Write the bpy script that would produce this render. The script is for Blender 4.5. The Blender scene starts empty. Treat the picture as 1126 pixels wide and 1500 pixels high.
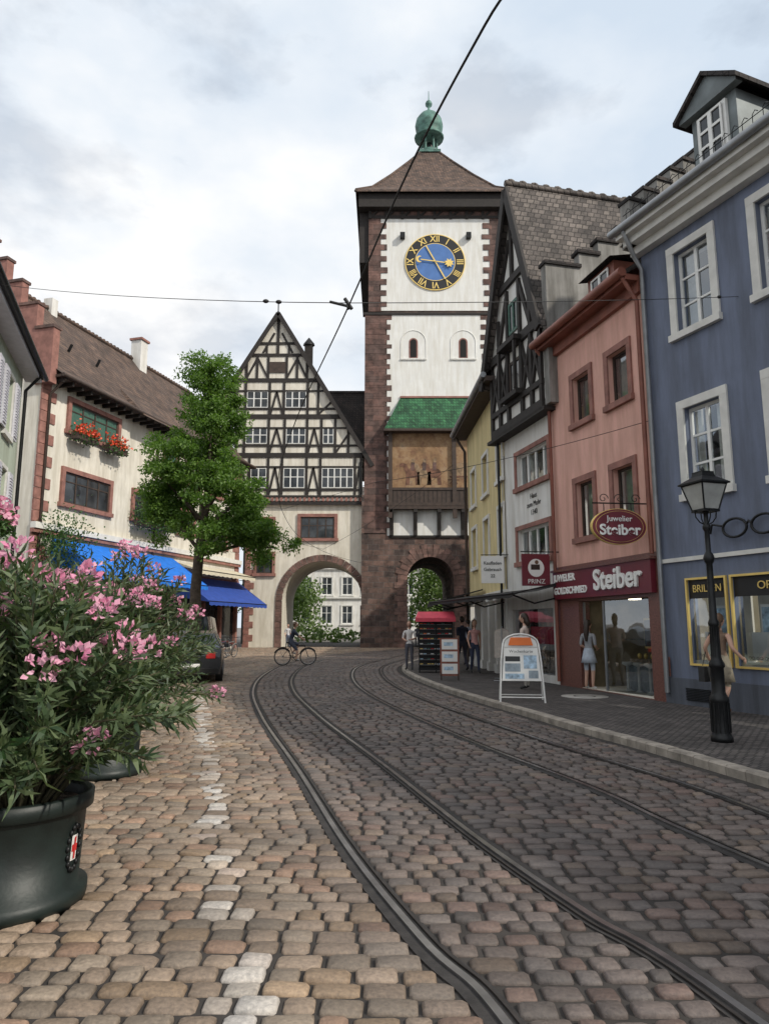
import bpy, math, random
import numpy as np
from mathutils import Vector, Matrix
random.seed(7); np.random.seed(7)
S=bpy.context.scene; COL=bpy.context.collection
R=random.uniform
# ------------------------------------------------------------------ materials
def newmat(name):
    m=bpy.data.materials.new(name); m.use_nodes=True; nt=m.node_tree
    return m,nt,nt.nodes['Principled BSDF']
def N(nt,t,**k):
    n=nt.nodes.new(t)
    for a,b in k.items(): setattr(n,a,b)
    return n
def L(nt,a,b): nt.links.new(a,b)
def c4(c): return (c[0],c[1],c[2],1)
def wallvec(nt):
    tc=N(nt,'ShaderNodeTexCoord'); s=N(nt,'ShaderNodeSeparateXYZ'); L(nt,tc.outputs['Object'],s.inputs[0])
    a=N(nt,'ShaderNodeMath',operation='ADD'); L(nt,s.outputs[0],a.inputs[0]); L(nt,s.outputs[1],a.inputs[1])
    c=N(nt,'ShaderNodeCombineXYZ'); L(nt,a.outputs[0],c.inputs[0]); L(nt,s.outputs[2],c.inputs[1]); return c.outputs[0],tc.outputs['Object']
def noise(nt,vec,scale,detail=4,rough=.55):
    n=N(nt,'ShaderNodeTexNoise'); n.inputs['Scale'].default_value=scale; n.inputs['Detail'].default_value=detail; n.inputs['Roughness'].default_value=rough
    if vec is not None: L(nt,vec,n.inputs['Vector'])
    return n.outputs[0]
def ramp(nt,fac,stops):
    r=N(nt,'ShaderNodeValToRGB'); L(nt,fac,r.inputs[0]); e=r.color_ramp.elements
    while len(e)<len(stops): e.new(.5)
    for i,(p,c) in enumerate(stops): e[i].position=p; e[i].color=c4(c)
    return r.outputs[0]
def mix(nt,fac,a,b,mode='MIX'):
    m=N(nt,'ShaderNodeMixRGB',blend_type=mode)
    for i,v in ((0,fac),(1,a),(2,b)):
        if hasattr(v,'is_linked'): L(nt,v,m.inputs[i])
        elif isinstance(v,(int,float)): m.inputs[i].default_value=v
        else: m.inputs[i].default_value=c4(v)
    return m.outputs[0]
def bump(nt,b,h,st=.3,d=.02):
    n=N(nt,'ShaderNodeBump'); n.inputs['Strength'].default_value=st; n.inputs['Distance'].default_value=d
    L(nt,h,n.inputs['Height']); L(nt,n.outputs[0],b.inputs['Normal'])
def plain(name,col,rough=.6,metal=0,var=.12,scale=6,bmp=0):
    m,nt,b=newmat(name); tc=N(nt,'ShaderNodeTexCoord')
    n=noise(nt,tc.outputs['Object'],scale)
    lo=[x*(1-var) for x in col]; hi=[min(1,x*(1+var)) for x in col]
    L(nt,ramp(nt,n,[(.3,lo),(.7,hi)]),b.inputs['Base Color'])
    b.inputs['Roughness'].default_value=rough; b.inputs['Metallic'].default_value=metal
    if bmp: bump(nt,b,noise(nt,tc.outputs['Object'],scale*6),bmp,.01)
    return m
def plaster(name,col,dirt=.14):
    m,nt,b=newmat(name); v,o=wallvec(nt)
    mp=N(nt,'ShaderNodeMapping'); mp.inputs['Scale'].default_value=(2.4,.28,1); L(nt,v,mp.inputs[0])
    st=noise(nt,mp.outputs[0],1.3,6,.65); bl=noise(nt,o,.7,6,.65)
    c=ramp(nt,bl,[(.3,[x*(1-dirt*.9) for x in col]),(.62,col)])
    c2=mix(nt,ramp(nt,st,[(.36,(.8,.8,.8)),(.6,(0,0,0))]),c,[x*(1-dirt*1.7)*k for x,k in zip(col,(1,.97,.91))])
    L(nt,c2,b.inputs['Base Color']); b.inputs['Roughness'].default_value=.9
    bump(nt,b,noise(nt,o,45,3),.3,.01); return m
def brick(name,c1,c2,mo,w,h,ms=.02,rough=.9,bs=.6,bd=.03,var=.5,off=.5):
    m,nt,b=newmat(name); v,o=wallvec(nt)
    wv=noise(nt,o,3,2)
    vv=N(nt,'ShaderNodeVectorMath',operation='SCALE'); cmb=N(nt,'ShaderNodeCombineXYZ'); L(nt,wv,cmb.inputs[0]); L(nt,wv,cmb.inputs[1]); L(nt,cmb.outputs[0],vv.inputs[0]); vv.inputs['Scale'].default_value=min(w,h)*.3
    ad=N(nt,'ShaderNodeVectorMath',operation='ADD'); L(nt,v,ad.inputs[0]); L(nt,vv.outputs[0],ad.inputs[1])
    t=N(nt,'ShaderNodeTexBrick'); t.offset=off; L(nt,ad.outputs[0],t.inputs['Vector'])
    t.inputs['Color1'].default_value=c4(c1); t.inputs['Color2'].default_value=c4(c2); t.inputs['Mortar'].default_value=c4(mo)
    t.inputs['Scale'].default_value=1; t.inputs['Brick Width'].default_value=w; t.inputs['Row Height'].default_value=h
    t.inputs['Mortar Size'].default_value=ms; t.inputs['Mortar Smooth'].default_value=.3; t.inputs['Bias'].default_value=0
    n=noise(nt,o,1.2,6,.7)
    L(nt,mix(nt,1,t.outputs['Color'],ramp(nt,n,[(.3,(1-var,)*3),(.7,(1+var*.4,)*3)]),'MULTIPLY'),b.inputs['Base Color'])
    b.inputs['Roughness'].default_value=rough
    inv=N(nt,'ShaderNodeMath',operation='SUBTRACT'); inv.inputs[0].default_value=1; L(nt,t.outputs['Fac'],inv.inputs[1])
    n2=noise(nt,o,14,4); a=N(nt,'ShaderNodeMath',operation='MULTIPLY_ADD'); L(nt,n2,a.inputs[0]); a.inputs[1].default_value=.5; L(nt,inv.outputs[0],a.inputs[2])
    bump(nt,b,a.outputs[0],bs,bd); return m
def tiles(name,c1,c2,w=.2,h=.28):
    return brick(name,c1,c2,[x*.25 for x in c1],w,h,.016,.85,.9,.05,.65)
def leafmat(name,c1,c2,tr=.35):
    m,nt,b=newmat(name); g=N(nt,'ShaderNodeNewGeometry')
    col=ramp(nt,g.outputs['Random Per Island'],[(0,c1),(1,c2)])
    L(nt,col,b.inputs['Base Color']); b.inputs['Roughness'].default_value=.5
    t=N(nt,'ShaderNodeBsdfTranslucent'); L(nt,mix(nt,1,col,(1.3,1.5,.6) if c1[1]>c1[0] else (1,1,1),'MULTIPLY'),t.inputs[0])
    ms=N(nt,'ShaderNodeMixShader'); ms.inputs[0].default_value=tr
    L(nt,b.outputs[0],ms.inputs[1]); L(nt,t.outputs[0],ms.inputs[2]); L(nt,ms.outputs[0],nt.nodes['Material Output'].inputs[0]); return m
def glassmat(name,t=.55,tint=(.75,.8,.82)):
    m,nt,b=newmat(name); tr=N(nt,'ShaderNodeBsdfTransparent'); tr.inputs[0].default_value=c4(tint)
    gl=N(nt,'ShaderNodeBsdfGlossy'); gl.inputs['Roughness'].default_value=.03; gl.inputs[0].default_value=(.9,.95,1,1)
    fr=N(nt,'ShaderNodeFresnel'); fr.inputs[0].default_value=1.5
    tc=N(nt,'ShaderNodeTexCoord'); bp=N(nt,'ShaderNodeBump'); bp.inputs['Strength'].default_value=.08; bp.inputs['Distance'].default_value=.05
    L(nt,noise(nt,tc.outputs['Object'],2.2,1),bp.inputs['Height']); L(nt,bp.outputs[0],gl.inputs['Normal'])
    mr=N(nt,'ShaderNodeMath',operation='MULTIPLY_ADD'); L(nt,fr.outputs[0],mr.inputs[0]); mr.inputs[1].default_value=1.0; mr.inputs[2].default_value=1-t-.3
    ms=N(nt,'ShaderNodeMixShader'); L(nt,mr.outputs[0],ms.inputs[0]); L(nt,tr.outputs[0],ms.inputs[1]); L(nt,gl.outputs[0],ms.inputs[2]); L(nt,ms.outputs[0],nt.nodes['Material Output'].inputs[0]); return m
def darkglass(name):
    m,nt,b=newmat(name); g=N(nt,'ShaderNodeTexCoord'); n=noise(nt,g.outputs['Object'],.9,2)
    L(nt,ramp(nt,n,[(.35,(.012,.015,.018)),(.7,(.07,.08,.09))]),b.inputs['Base Color']); b.inputs['Roughness'].default_value=.06
    bump(nt,b,n,.1,.1); return m

M={}
M['white']=plaster('white_plaster',(.78,.78,.75),.12)
M['cream']=plaster('cream_plaster',(.76,.72,.62),.18)
M['warmwhite']=plaster('warm_white_plaster',(.76,.72,.63),.2)
M['pale']=plaster('pale_plaster',(.76,.75,.72),.18)
M['blue']=plaster('blue_plaster',(.175,.205,.285),.22)
M['blueplinth']=plaster('plinth_plaster',(.13,.145,.18),.3)
M['pink']=plaster('pink_plaster',(.76,.44,.365),.18)
M['yellow']=plaster('yellow_plaster',(.74,.62,.33),.2)
M['green']=plaster('pale_green_plaster',(.47,.53,.43),.18)
M['greywall']=plaster('grey_render',(.34,.33,.31),.42)
M['stone']=brick('red_sandstone_blocks',(.20,.125,.10),(.085,.064,.058),(.2,.17,.15),.8,.42,.022,.95,1,.08,.75)
M['quoin']=brick('red_sandstone_quoins',(.20,.115,.095),(.11,.075,.066),(.12,.09,.08),.9,.46,.01,.95,.8,.05,.7)
M['trim']=plain('sandstone_trim',(.27,.13,.105),.85,0,.3,3,.3)
M['ringstone']=brick('arch_sandstone',(.24,.14,.115),(.14,.09,.075),(.1,.08,.07),.6,.4,.01,.95,.7,.04,.6)
M['roofbrown']=tiles('brown_roof_tiles',(.18,.115,.085),(.09,.064,.053),.24,.22)
M['roofdark']=tiles('dark_roof_tiles',(.05,.038,.034),(.028,.024,.024),.24,.22)
M['roofgrey']=tiles('weathered_roof_tiles',(.20,.17,.15),(.08,.068,.062),.22,.2)
M['roofgreen']=tiles('green_glazed_tiles',(.05,.19,.08),(.022,.09,.045),.22,.25)
M['timber']=plain('dark_timber',(.02,.016,.014),.75,0,.35,5,.4)
M['wood']=plain('brown_wood',(.05,.033,.025),.7,0,.3,4,.3)
M['eavered']=plain('red_brown_gutter',(.22,.075,.05),.5,0,.25,3)
M['frame']=plain('white_window_frame',(.76,.76,.73),.5,0,.06,5)
M['framestone']=plain('pale_stone_surround',(.66,.65,.61),.8,0,.12,3,.2)
M['glass']=glassmat('window_glass')
M['dglass']=darkglass('dark_window_glass')
M['inside']=plain('dark_interior',(.012,.011,.01),.9)
M['shopwall']=plain('shop_interior_wall',(.2,.17,.11),.8,0,.4,2)
M['curtain']=plain('net_curtain',(.6,.59,.55),.9,0,.15,9)
M['shutter']=plain('lilac_shutter',(.55,.55,.6),.6,0,.1,6)
M['gshutter']=plain('green_blind',(.05,.12,.09),.6,0,.2,6)
M['copper']=plain('green_copper',(.085,.18,.15),.6,.2,.5,2)
M['lead']=plain('lead_flashing',(.17,.195,.20),.6,.2,.3,2)
M['zinc']=plain('zinc_gutter',(.3,.31,.32),.45,.6,.2,3)
M['metal']=plain('dark_iron',(.018,.019,.02),.45,.5,.3,9,.2)
M['wire']=plain('wire_black',(.015,.015,.015),.6)
M['steel']=plain('rail_steel',(.36,.35,.35),.28,.9,.3,5)
M['railside']=plain('rail_rust',(.04,.034,.031),.6,.3,.4,7)
M['gold']=plain('gold_leaf',(.85,.62,.2),.4,.4,.1,3)
M['black']=plain('clock_black',(.012,.012,.014),.5)
M['clockblue']=plain('clock_blue',(.07,.17,.42),.6,0,.12,2)
M['awnblue']=plain('blue_awning_cloth',(.012,.17,.66),.7,0,.15,3)
M['awnnavy']=plain('navy_awning_cloth',(.025,.07,.33),.7,0,.15,3)
M['awnblack']=plain('black_awning_cloth',(.02,.018,.018),.8,0,.2,3)
M['awncream']=plain('cream_awning_cloth',(.6,.55,.42),.8,0,.1,3)
M['signred']=plain('sign_dark_red',(.15,.018,.03),.35,0,.1,3)
M['shopred']=plain('polished_red_granite',(.17,.075,.06),.3,0,.45,30)
M['signwhite']=plain('sign_white',(.78,.77,.74),.5,0,.03)
M['signgrey']=plain('sign_grey',(.25,.3,.34),.5,0,.3,9)
M['orange']=plain('sign_orange',(.85,.2,.04),.5,0,.05)
M['poster']=plain('poster_blue',(.35,.48,.6),.4,0,.6,9)
M['redcloth']=plain('red_canopy',(.66,.07,.11),.7,0,.12,6)
M['pot']=plain('dark_green_plastic_pot',(.010,.017,.015),.5,0,.4,5,.15)
M['soil']=plain('potting_soil',(.04,.028,.02),.95,0,.3,15,.6)
M['redw']=plain('sticker_red',(.6,.03,.03),.4)
M['skin']=plain('skin',(.55,.33,.24),.5,0,.05,6)
M['hairdark']=plain('dark_hair',(.03,.018,.012),.5,0,.3,30)
M['hairbrown']=plain('brown_hair',(.12,.065,.035),.5,0,.3,30)
M['eye']=plain('eye',(.02,.02,.02),.2)
M['lip']=plain('lip',(.4,.12,.1),.5)
M['tyre']=plain('tyre_rubber',(.015,.015,.015),.8)
M['carpaint']=plain('dark_grey_car_paint',(.035,.038,.042),.2,.4,.1,3)
M['vanpaint']=plain('white_van_paint',(.72,.72,.71),.25,0,.04,3)
M['asphalt']=plain('asphalt_joint',(.032,.029,.028),.85,0,.4,10,.5)
M['redlamp']=plain('tail_lamp',(.5,.02,.02),.3)
M['lampglass']=plain('frosted_lamp_glass',(.42,.43,.41),.25,0,.2,4)
M['display']=plain('display_goods',(.35,.27,.2),.5,0,.8,14)
def em(name,c,s):
    m,nt,b=newmat(name); b.inputs['Base Color'].default_value=c4(c); b.inputs['Emission Color'].default_value=c4(c); b.inputs['Emission Strength'].default_value=s; return m
M['shoplight']=em('shop_light',(1,.85,.62),6)
M['signlit']=plain('white_channel_letters',(.85,.85,.82),.4,0,.02)
_cl={}
def cloth(c):
    k=tuple(c)
    if k not in _cl: _cl[k]=plain('cloth_%d'%len(_cl),c,.85,0,.15,12,.2)
    return _cl[k]

# ------------------------------------------------------------------ mesh builder
def empty(name,loc=(0,0,0),rz=0):
    o=bpy.data.objects.new(name,None); COL.objects.link(o); o.location=loc; o.rotation_euler=(0,0,rz); o.empty_display_size=.3; return o
class MB:
    def __init__(s,n): s.n=n;s.v=[];s.f=[];s.mi=[];s.ms=[];s.sm=[]
    def mt(s,m):
        if isinstance(m,str): m=M[m]
        if m not in s.ms: s.ms.append(m)
        return s.ms.index(m)
    def poly(s,pts,m,sm=False):
        i=len(s.v); s.v+= [tuple(p) for p in pts]; s.f.append(tuple(range(i,i+len(pts)))); s.mi.append(s.mt(m)); s.sm.append(sm)
    def raw(s,vs,fs,m,sm=False):
        i=len(s.v); s.v+=[tuple(p) for p in vs]; k=s.mt(m)
        for f in fs: s.f.append(tuple(i+a for a in f)); s.mi.append(k); s.sm.append(sm)
    def box(s,x0,x1,y0,y1,z0,z1,m):
        x0,x1=min(x0,x1),max(x0,x1);y0,y1=min(y0,y1),max(y0,y1);z0,z1=min(z0,z1),max(z0,z1)
        vs=[(x0,y0,z0),(x1,y0,z0),(x1,y1,z0),(x0,y1,z0),(x0,y0,z1),(x1,y0,z1),(x1,y1,z1),(x0,y1,z1)]
        s.raw(vs,[(0,3,2,1),(4,5,6,7),(0,1,5,4),(1,2,6,5),(2,3,7,6),(3,0,4,7)],m)
    def prism(s,pts,y0,y1,m):
        n=len(pts); vs=[(x,y0,z) for x,z in pts]+[(x,y1,z) for x,z in pts]
        s.raw(vs,[tuple(range(n)),tuple(range(2*n-1,n-1,-1))]+[(i,i+n,(i+1)%n+n,(i+1)%n) for i in range(n)],m)
    def beam(s,x0,z0,x1,z1,w,y0,y1,m):
        d=math.hypot(x1-x0,z1-z0); nx,nz=-(z1-z0)/d*w/2,(x1-x0)/d*w/2
        s.prism([(x0-nx,z0-nz),(x1-nx,z1-nz),(x1+nx,z1+nz),(x0+nx,z0+nz)],y0,y1,m)
    def tube(s,pts,r,m,n=8,cap=True,sm=True):
        P=[Vector(p) for p in pts]; k=len(P); rs=r if isinstance(r,(list,tuple)) else [r]*k
        T=[(P[min(i+1,k-1)]-P[max(i-1,0)]).normalized() for i in range(k)]
        a=Vector((0,0,1)) if abs(T[0].z)<.9 else Vector((1,0,0)); u=T[0].cross(a).normalized(); vs=[]
        for i in range(k):
            u=(u-T[i]*u.dot(T[i])).normalized(); w=T[i].cross(u)
            for j in range(n):
                t=2*math.pi*j/n; vs.append(P[i]+(u*math.cos(t)+w*math.sin(t))*rs[i])
        fs=[(i*n+j,i*n+(j+1)%n,(i+1)*n+(j+1)%n,(i+1)*n+j) for i in range(k-1) for j in range(n)]
        s.raw(vs,fs,m,sm)
        if cap: s.raw(vs[:n],[tuple(range(n-1,-1,-1))],m); s.raw(vs[-n:],[tuple(range(n))],m)
    def lathe(s,prof,c,m,n=24,sm=True,ph=0):
        vs=[];k=len(prof)
        for r,z in prof:
            for j in range(n):
                t=2*math.pi*j/n+ph; vs.append((c[0]+r*math.cos(t),c[1]+r*math.sin(t),c[2]+z))
        s.raw(vs,[(i*n+j,i*n+(j+1)%n,(i+1)*n+(j+1)%n,(i+1)*n+j) for i in range(k-1) for j in range(n)],m,sm)
    def ell(s,c,r,m,nu=12,nv=8,fn=None):
        vs=[];fs=[]
        for i in range(nv+1):
            ph=math.pi*i/nv
            for j in range(nu):
                t=2*math.pi*j/nu; p=Vector((r[0]*math.sin(ph)*math.cos(t),r[1]*math.sin(ph)*math.sin(t),r[2]*math.cos(ph)))
                if fn: p=fn(p)
                vs.append((c[0]+p.x,c[1]+p.y,c[2]+p.z))
        for i in range(nv):
            for j in range(nu): fs.append((i*nu+j,(i+1)*nu+j,(i+1)*nu+(j+1)%nu,i*nu+(j+1)%nu))
        s.raw(vs,fs,m,True)
    def done(s,parent=None,loc=None,rot=None):
        me=bpy.data.meshes.new(s.n); me.from_pydata(s.v,[],s.f)
        for m in s.ms: me.materials.append(m)
        me.polygons.foreach_set('material_index',s.mi); me.polygons.foreach_set('use_smooth',s.sm); me.update()
        o=bpy.data.objects.new(s.n,me); COL.objects.link(o)
        if parent: o.parent=parent
        if loc: o.location=loc
        if rot: o.rotation_euler=rot
        return o
def text(parent,body,size,loc,m,rot=(math.pi/2,0,0),ext=.006,align='CENTER',sx=1,name='lettering',bold=0):
    c=bpy.data.curves.new(name,'FONT'); c.body=body; c.size=size; c.extrude=ext; c.align_x=align; c.align_y='CENTER'; c.offset=bold
    c.materials.append(M[m]); o=bpy.data.objects.new(name,c); COL.objects.link(o); o.parent=parent; o.location=loc; o.rotation_euler=rot; o.scale=(sx,1,1); return o

def wall(mb,x0,x1,z0,z1,holes,m,y=0,th=.22,rm=None):
    xs=sorted(set([x0,x1]+[min(max(v,x0),x1) for h in holes for v in h[:2]])); zs=sorted(set([z0,z1]+[min(max(v,z0),z1) for h in holes for v in h[2:4]]))
    for i in range(len(xs)-1):
        for j in range(len(zs)-1):
            cx,cz=(xs[i]+xs[i+1])/2,(zs[j]+zs[j+1])/2
            if any(h[0]<cx<h[1] and h[2]<cz<h[3] for h in holes): continue
            mb.poly([(xs[i],y,zs[j]),(xs[i+1],y,zs[j]),(xs[i+1],y,zs[j+1]),(xs[i],y,zs[j+1])],m)
    for h in holes:
        a,b,c,d=h[:4]; r=rm or m
        mb.poly([(a,y,c),(a,y+th,c),(a,y+th,d),(a,y,d)],r); mb.poly([(b,y,c),(b,y,d),(b,y+th,d),(b,y+th,c)],r)
        mb.poly([(a,y,c),(b,y,c),(b,y+th,c),(a,y+th,c)],r); mb.poly([(a,y,d),(a,y+th,d),(b,y+th,d),(b,y,d)],r)
def window(mb,a,b,c,d,y=0,dep=.12,fr='frame',nv=1,nh=(.62,),fw=.06,sur=None,sw=.16,sill=True,inner='curtain'):
    Y=y+dep
    mb.box(a,a+fw,Y,Y+.05,c,d,fr); mb.box(b-fw,b,Y,Y+.05,c,d,fr); mb.box(a+fw,b-fw,Y,Y+.05,c,c+fw,fr); mb.box(a+fw,b-fw,Y,Y+.05,d-fw,d,fr)
    for i in range(nv):
        x=a+(b-a)*(i+1)/(nv+1); mb.box(x-.035,x+.035,Y-.005,Y+.045,c+fw,d-fw,fr)
    for k in nh:
        z=c+(d-c)*k; mb.box(a+fw,b-fw,Y+.004,Y+.04,z-.022,z+.022,fr)
    mb.poly([(a+.01,Y+.03,c+.01),(b-.01,Y+.03,c+.01),(b-.01,Y+.03,d-.01),(a+.01,Y+.03,d-.01)],'glass')
    if inner=='curtain':
        w=(b-a); k=R(.15,.42); zt=d-.02
        n=9
        for (p,q) in ((a,a+w*k),(b-w*R(.15,.42),b)):
            xs=[p+(q-p)*i/n for i in range(n+1)]
            for i in range(n): mb.poly([(xs[i],Y+.16+.03*(i%2),c),(xs[i+1],Y+.16+.03*((i+1)%2),c),(xs[i+1],Y+.16+.03*((i+1)%2),zt),(xs[i],Y+.16+.03*(i%2),zt)],'curtain')
    mb.poly([(a-.1,Y+.5,c-.1),(b+.1,Y+.5,c-.1),(b+.1,Y+.5,d+.1),(a-.1,Y+.5,d+.1)],'inside')
    if sur:
        y0,y1=y-.045,y+.0
        mb.box(a-sw,a,y0,y1-.002,c-.0,d+.0,sur); mb.box(b,b+sw,y0,y1-.002,c,d,sur); mb.box(a-sw,b+sw,y0-.004,y1-.002,d,d+sw,sur)
        if sill: mb.box(a-sw-.03,b+sw+.03,y-.10,y-.002,c-.14,c,sur)
        else: mb.box(a-sw,b+sw,y0-.004,y1-.002,c-sw,c,sur)
def farwin(mb,a,b,c,d,y=0,fr='frame',nv=1,nh=(.5,),fw=.09,sur=None,sw=.25,gl='dglass'):
    mb.poly([(a,y-.02,c),(b,y-.02,c),(b,y-.02,d),(a,y-.02,d)],gl)
    mb.box(a,a+fw,y-.05,y-.022,c,d,fr); mb.box(b-fw,b,y-.05,y-.022,c,d,fr); mb.box(a+fw,b-fw,y-.05,y-.022,c,c+fw,fr); mb.box(a+fw,b-fw,y-.05,y-.022,d-fw,d,fr)
    for i in range(nv):
        x=a+(b-a)*(i+1)/(nv+1); mb.box(x-.045,x+.045,y-.055,y-.024,c+fw,d-fw,fr)
    for k in nh:
        z=c+(d-c)*k; mb.box(a+fw,b-fw,y-.048,y-.026,z-.03,z+.03,fr)
    if sur:
        mb.box(a-sw,a,y-.14,y,c,d,sur); mb.box(b,b+sw,y-.14,y,c,d,sur); mb.box(a-sw,b+sw,y-.145,y,d,d+sw,sur); mb.box(a-sw-.08,b+sw+.08,y-.2,y,c-.22,c,sur)
def archwall(mb,x0,x1,z1,cx,r,sp,m,y=0,n=20,back=None,vault=None):
    for (a,b) in ((x0,cx-r),(cx+r,x1)): mb.poly([(a,y,0),(b,y,0),(b,y,z1),(a,y,z1)],m)
    for i in range(n):
        t0=math.pi-math.pi*i/n; t1=math.pi-math.pi*(i+1)/n
        p=(cx+r*math.cos(t0),sp+r*math.sin(t0)); q=(cx+r*math.cos(t1),sp+r*math.sin(t1))
        mb.poly([(p[0],y,p[1]),(q[0],y,q[1]),(q[0],y,z1),(p[0],y,z1)],m)
        if vault: mb.poly([(p[0],y,p[1]),(p[0],y+vault,p[1]),(q[0],y+vault,q[1]),(q[0],y,q[1])],m)
    if vault:
        for x in (cx-r,cx+r): mb.poly([(x,y,0),(x,y+vault,0),(x,y+vault,sp),(x,y,sp)],m)
def voussoirs(mb,cx,r,sp,w,m,y=-.08,y1=.1,n=17,jit=0):
    for i in range(n):
        g=.008; t0=math.pi*i/n+g; t1=math.pi*(i+1)/n-g; R2=r+w+(jit if i%2 else 0)
        mb.prism([(cx+r*math.cos(t0),sp+r*math.sin(t0)),(cx+R2*math.cos(t0),sp+R2*math.sin(t0)),(cx+R2*math.cos(t1),sp+R2*math.sin(t1)),(cx+r*math.cos(t1),sp+r*math.sin(t1))],y,y1,m)
    z=0;k=0
    while z<sp-.05:
        h=min(.5,sp-z)
        for s_ in (-1,1):
            ww=w+(jit if k%2 else 0); a=cx+s_*r; b=cx+s_*(r+ww); mb.box(a,b,y,y1,z+.01,z+h-.01,m)
        z+=h;k+=1
def catmull(P,n=12):
    out=[];P=[Vector(p) for p in P]; Q=[P[0]*2-P[1]]+P+[P[-1]*2-P[-2]]
    for i in range(1,len(Q)-2):
        a,b,c,d=Q[i-1:i+3]
        for k in range(n):
            t=k/n; out.append(.5*((2*b)+(c-a)*t+(2*a-5*b+4*c-d)*t*t+(3*b-a-3*c+d)*t**3))
    out.append(P[-1]); return out

# ------------------------------------------------------------------ ground, road, rails
mb=MB('ground'); mb.poly([(-600,-200,-.004),(600,-200,-.004),(600,900,-.004),(-600,900,-.004)],plain('ground_paving',(.15,.135,.125),.9,0,.3,.5)); mb.done()
kerbL=catmull([(7.5,-8),(5.6,0),(4.55,4.2),(3.85,7.46),(3.39,9.6),(3.0,11.1),(2.5,13.4),(2.0,15.6),(1.4,18.8),(.85,23),(.65,27),(1.0,31),(2.2,36.5),(4.0,42),(6,49),(7,54.8)],8)
def kx(y):
    for a,b in zip(kerbL,kerbL[1:]):
        if a[1]<=y<=b[1]: return a[0]+(b[0]-a[0])*(y-a[1])/max(1e-6,b[1]-a[1])
    return 7
mb=MB('road'); rm=plain('road_joint_filler',(.038,.033,.03),.95,0,.4,3,.5)
mb.poly([(-19,-8,0),(7.3,-8,0),(7.3,0,0),(7.3,75,0),(-19,75,0)],rm); mb.done()
T1=catmull([(2.5,-6),(1.65,0),(1.0,3.19),(.66,4.12),(.2,5.66),(-.5,8.5),(-1.7,13.2),(-2.8,18.4),(-3.5,24),(-3.75,31),(-3.1,38),(-1.5,44),(1,49.5),(3.0,55),(4,64)],10)
T2=catmull([(5.3,-6),(4.1,1),(2.92,5.7),(2.56,7.5),(1.71,10.4),(.45,15.7),(-.3,20.5),(-.62,25.8),(-.45,30),(.4,35),(1.8,42),(3.1,50),(3.8,57),(4.4,64)],10)
def offs(P,d):
    o=[]
    for i,p in enumerate(P):
        t=(P[min(i+1,len(P)-1)]-P[max(i-1,0)]).normalized(); o.append((p.x-t.y*d,p.y+t.x*d))
    return o
def strip(mb,P,a,b,z,m,z0=None):
    A=offs(P,a);B=offs(P,b)
    for i in range(len(P)-1):
        mb.poly([(B[i][0],B[i][1],z),(A[i][0],A[i][1],z),(A[i+1][0],A[i+1][1],z),(B[i+1][0],B[i+1][1],z)][::-1],m)
    if z0 is not None:
        for Q in (A,B):
            for i in range(len(P)-1): mb.poly([(Q[i][0],Q[i][1],z0),(Q[i+1][0],Q[i+1][1],z0),(Q[i+1][0],Q[i+1][1],z),(Q[i][0],Q[i][1],z)],m)
for P in (T1,T2):
    mb=MB('tram_track')
    for g in (-.5,.5):
        s=1 if g>0 else -1
        strip(mb,P,g-.085,g+.085,.010,'asphalt',0)
        strip(mb,P,g-.020,g+.020,.024,'steel',.010)
        strip(mb,P,g-s*.056-.007,g-s*.056+.007,.021,'railside',.010)
    mb.done()
rpoly=[np.array(offs(P,g)) for P in (T1,T2) for g in (-.5,.5)]
T1a=np.array([(p.x,p.y) for p in T1])
LN=[(-.3,2.0),(-.60,3.3),(-.78,4.04),(-.99,4.73),(-1.29,5.73),(-1.88,7.95),(-3.3,13.2),(-4.9,19)]
def lx(y):
    for a,b in zip(LN,LN[1:]):
        if a[1]<=y<=b[1]: return a[0]+(b[0]-a[0])*(y-a[1])/(b[1]-a[1])
    return 99
V=[];F=[];C=[]
y=2.3
A_=np.array((.315,.245,.185)); B_=np.array((.150,.124,.113))
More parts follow.
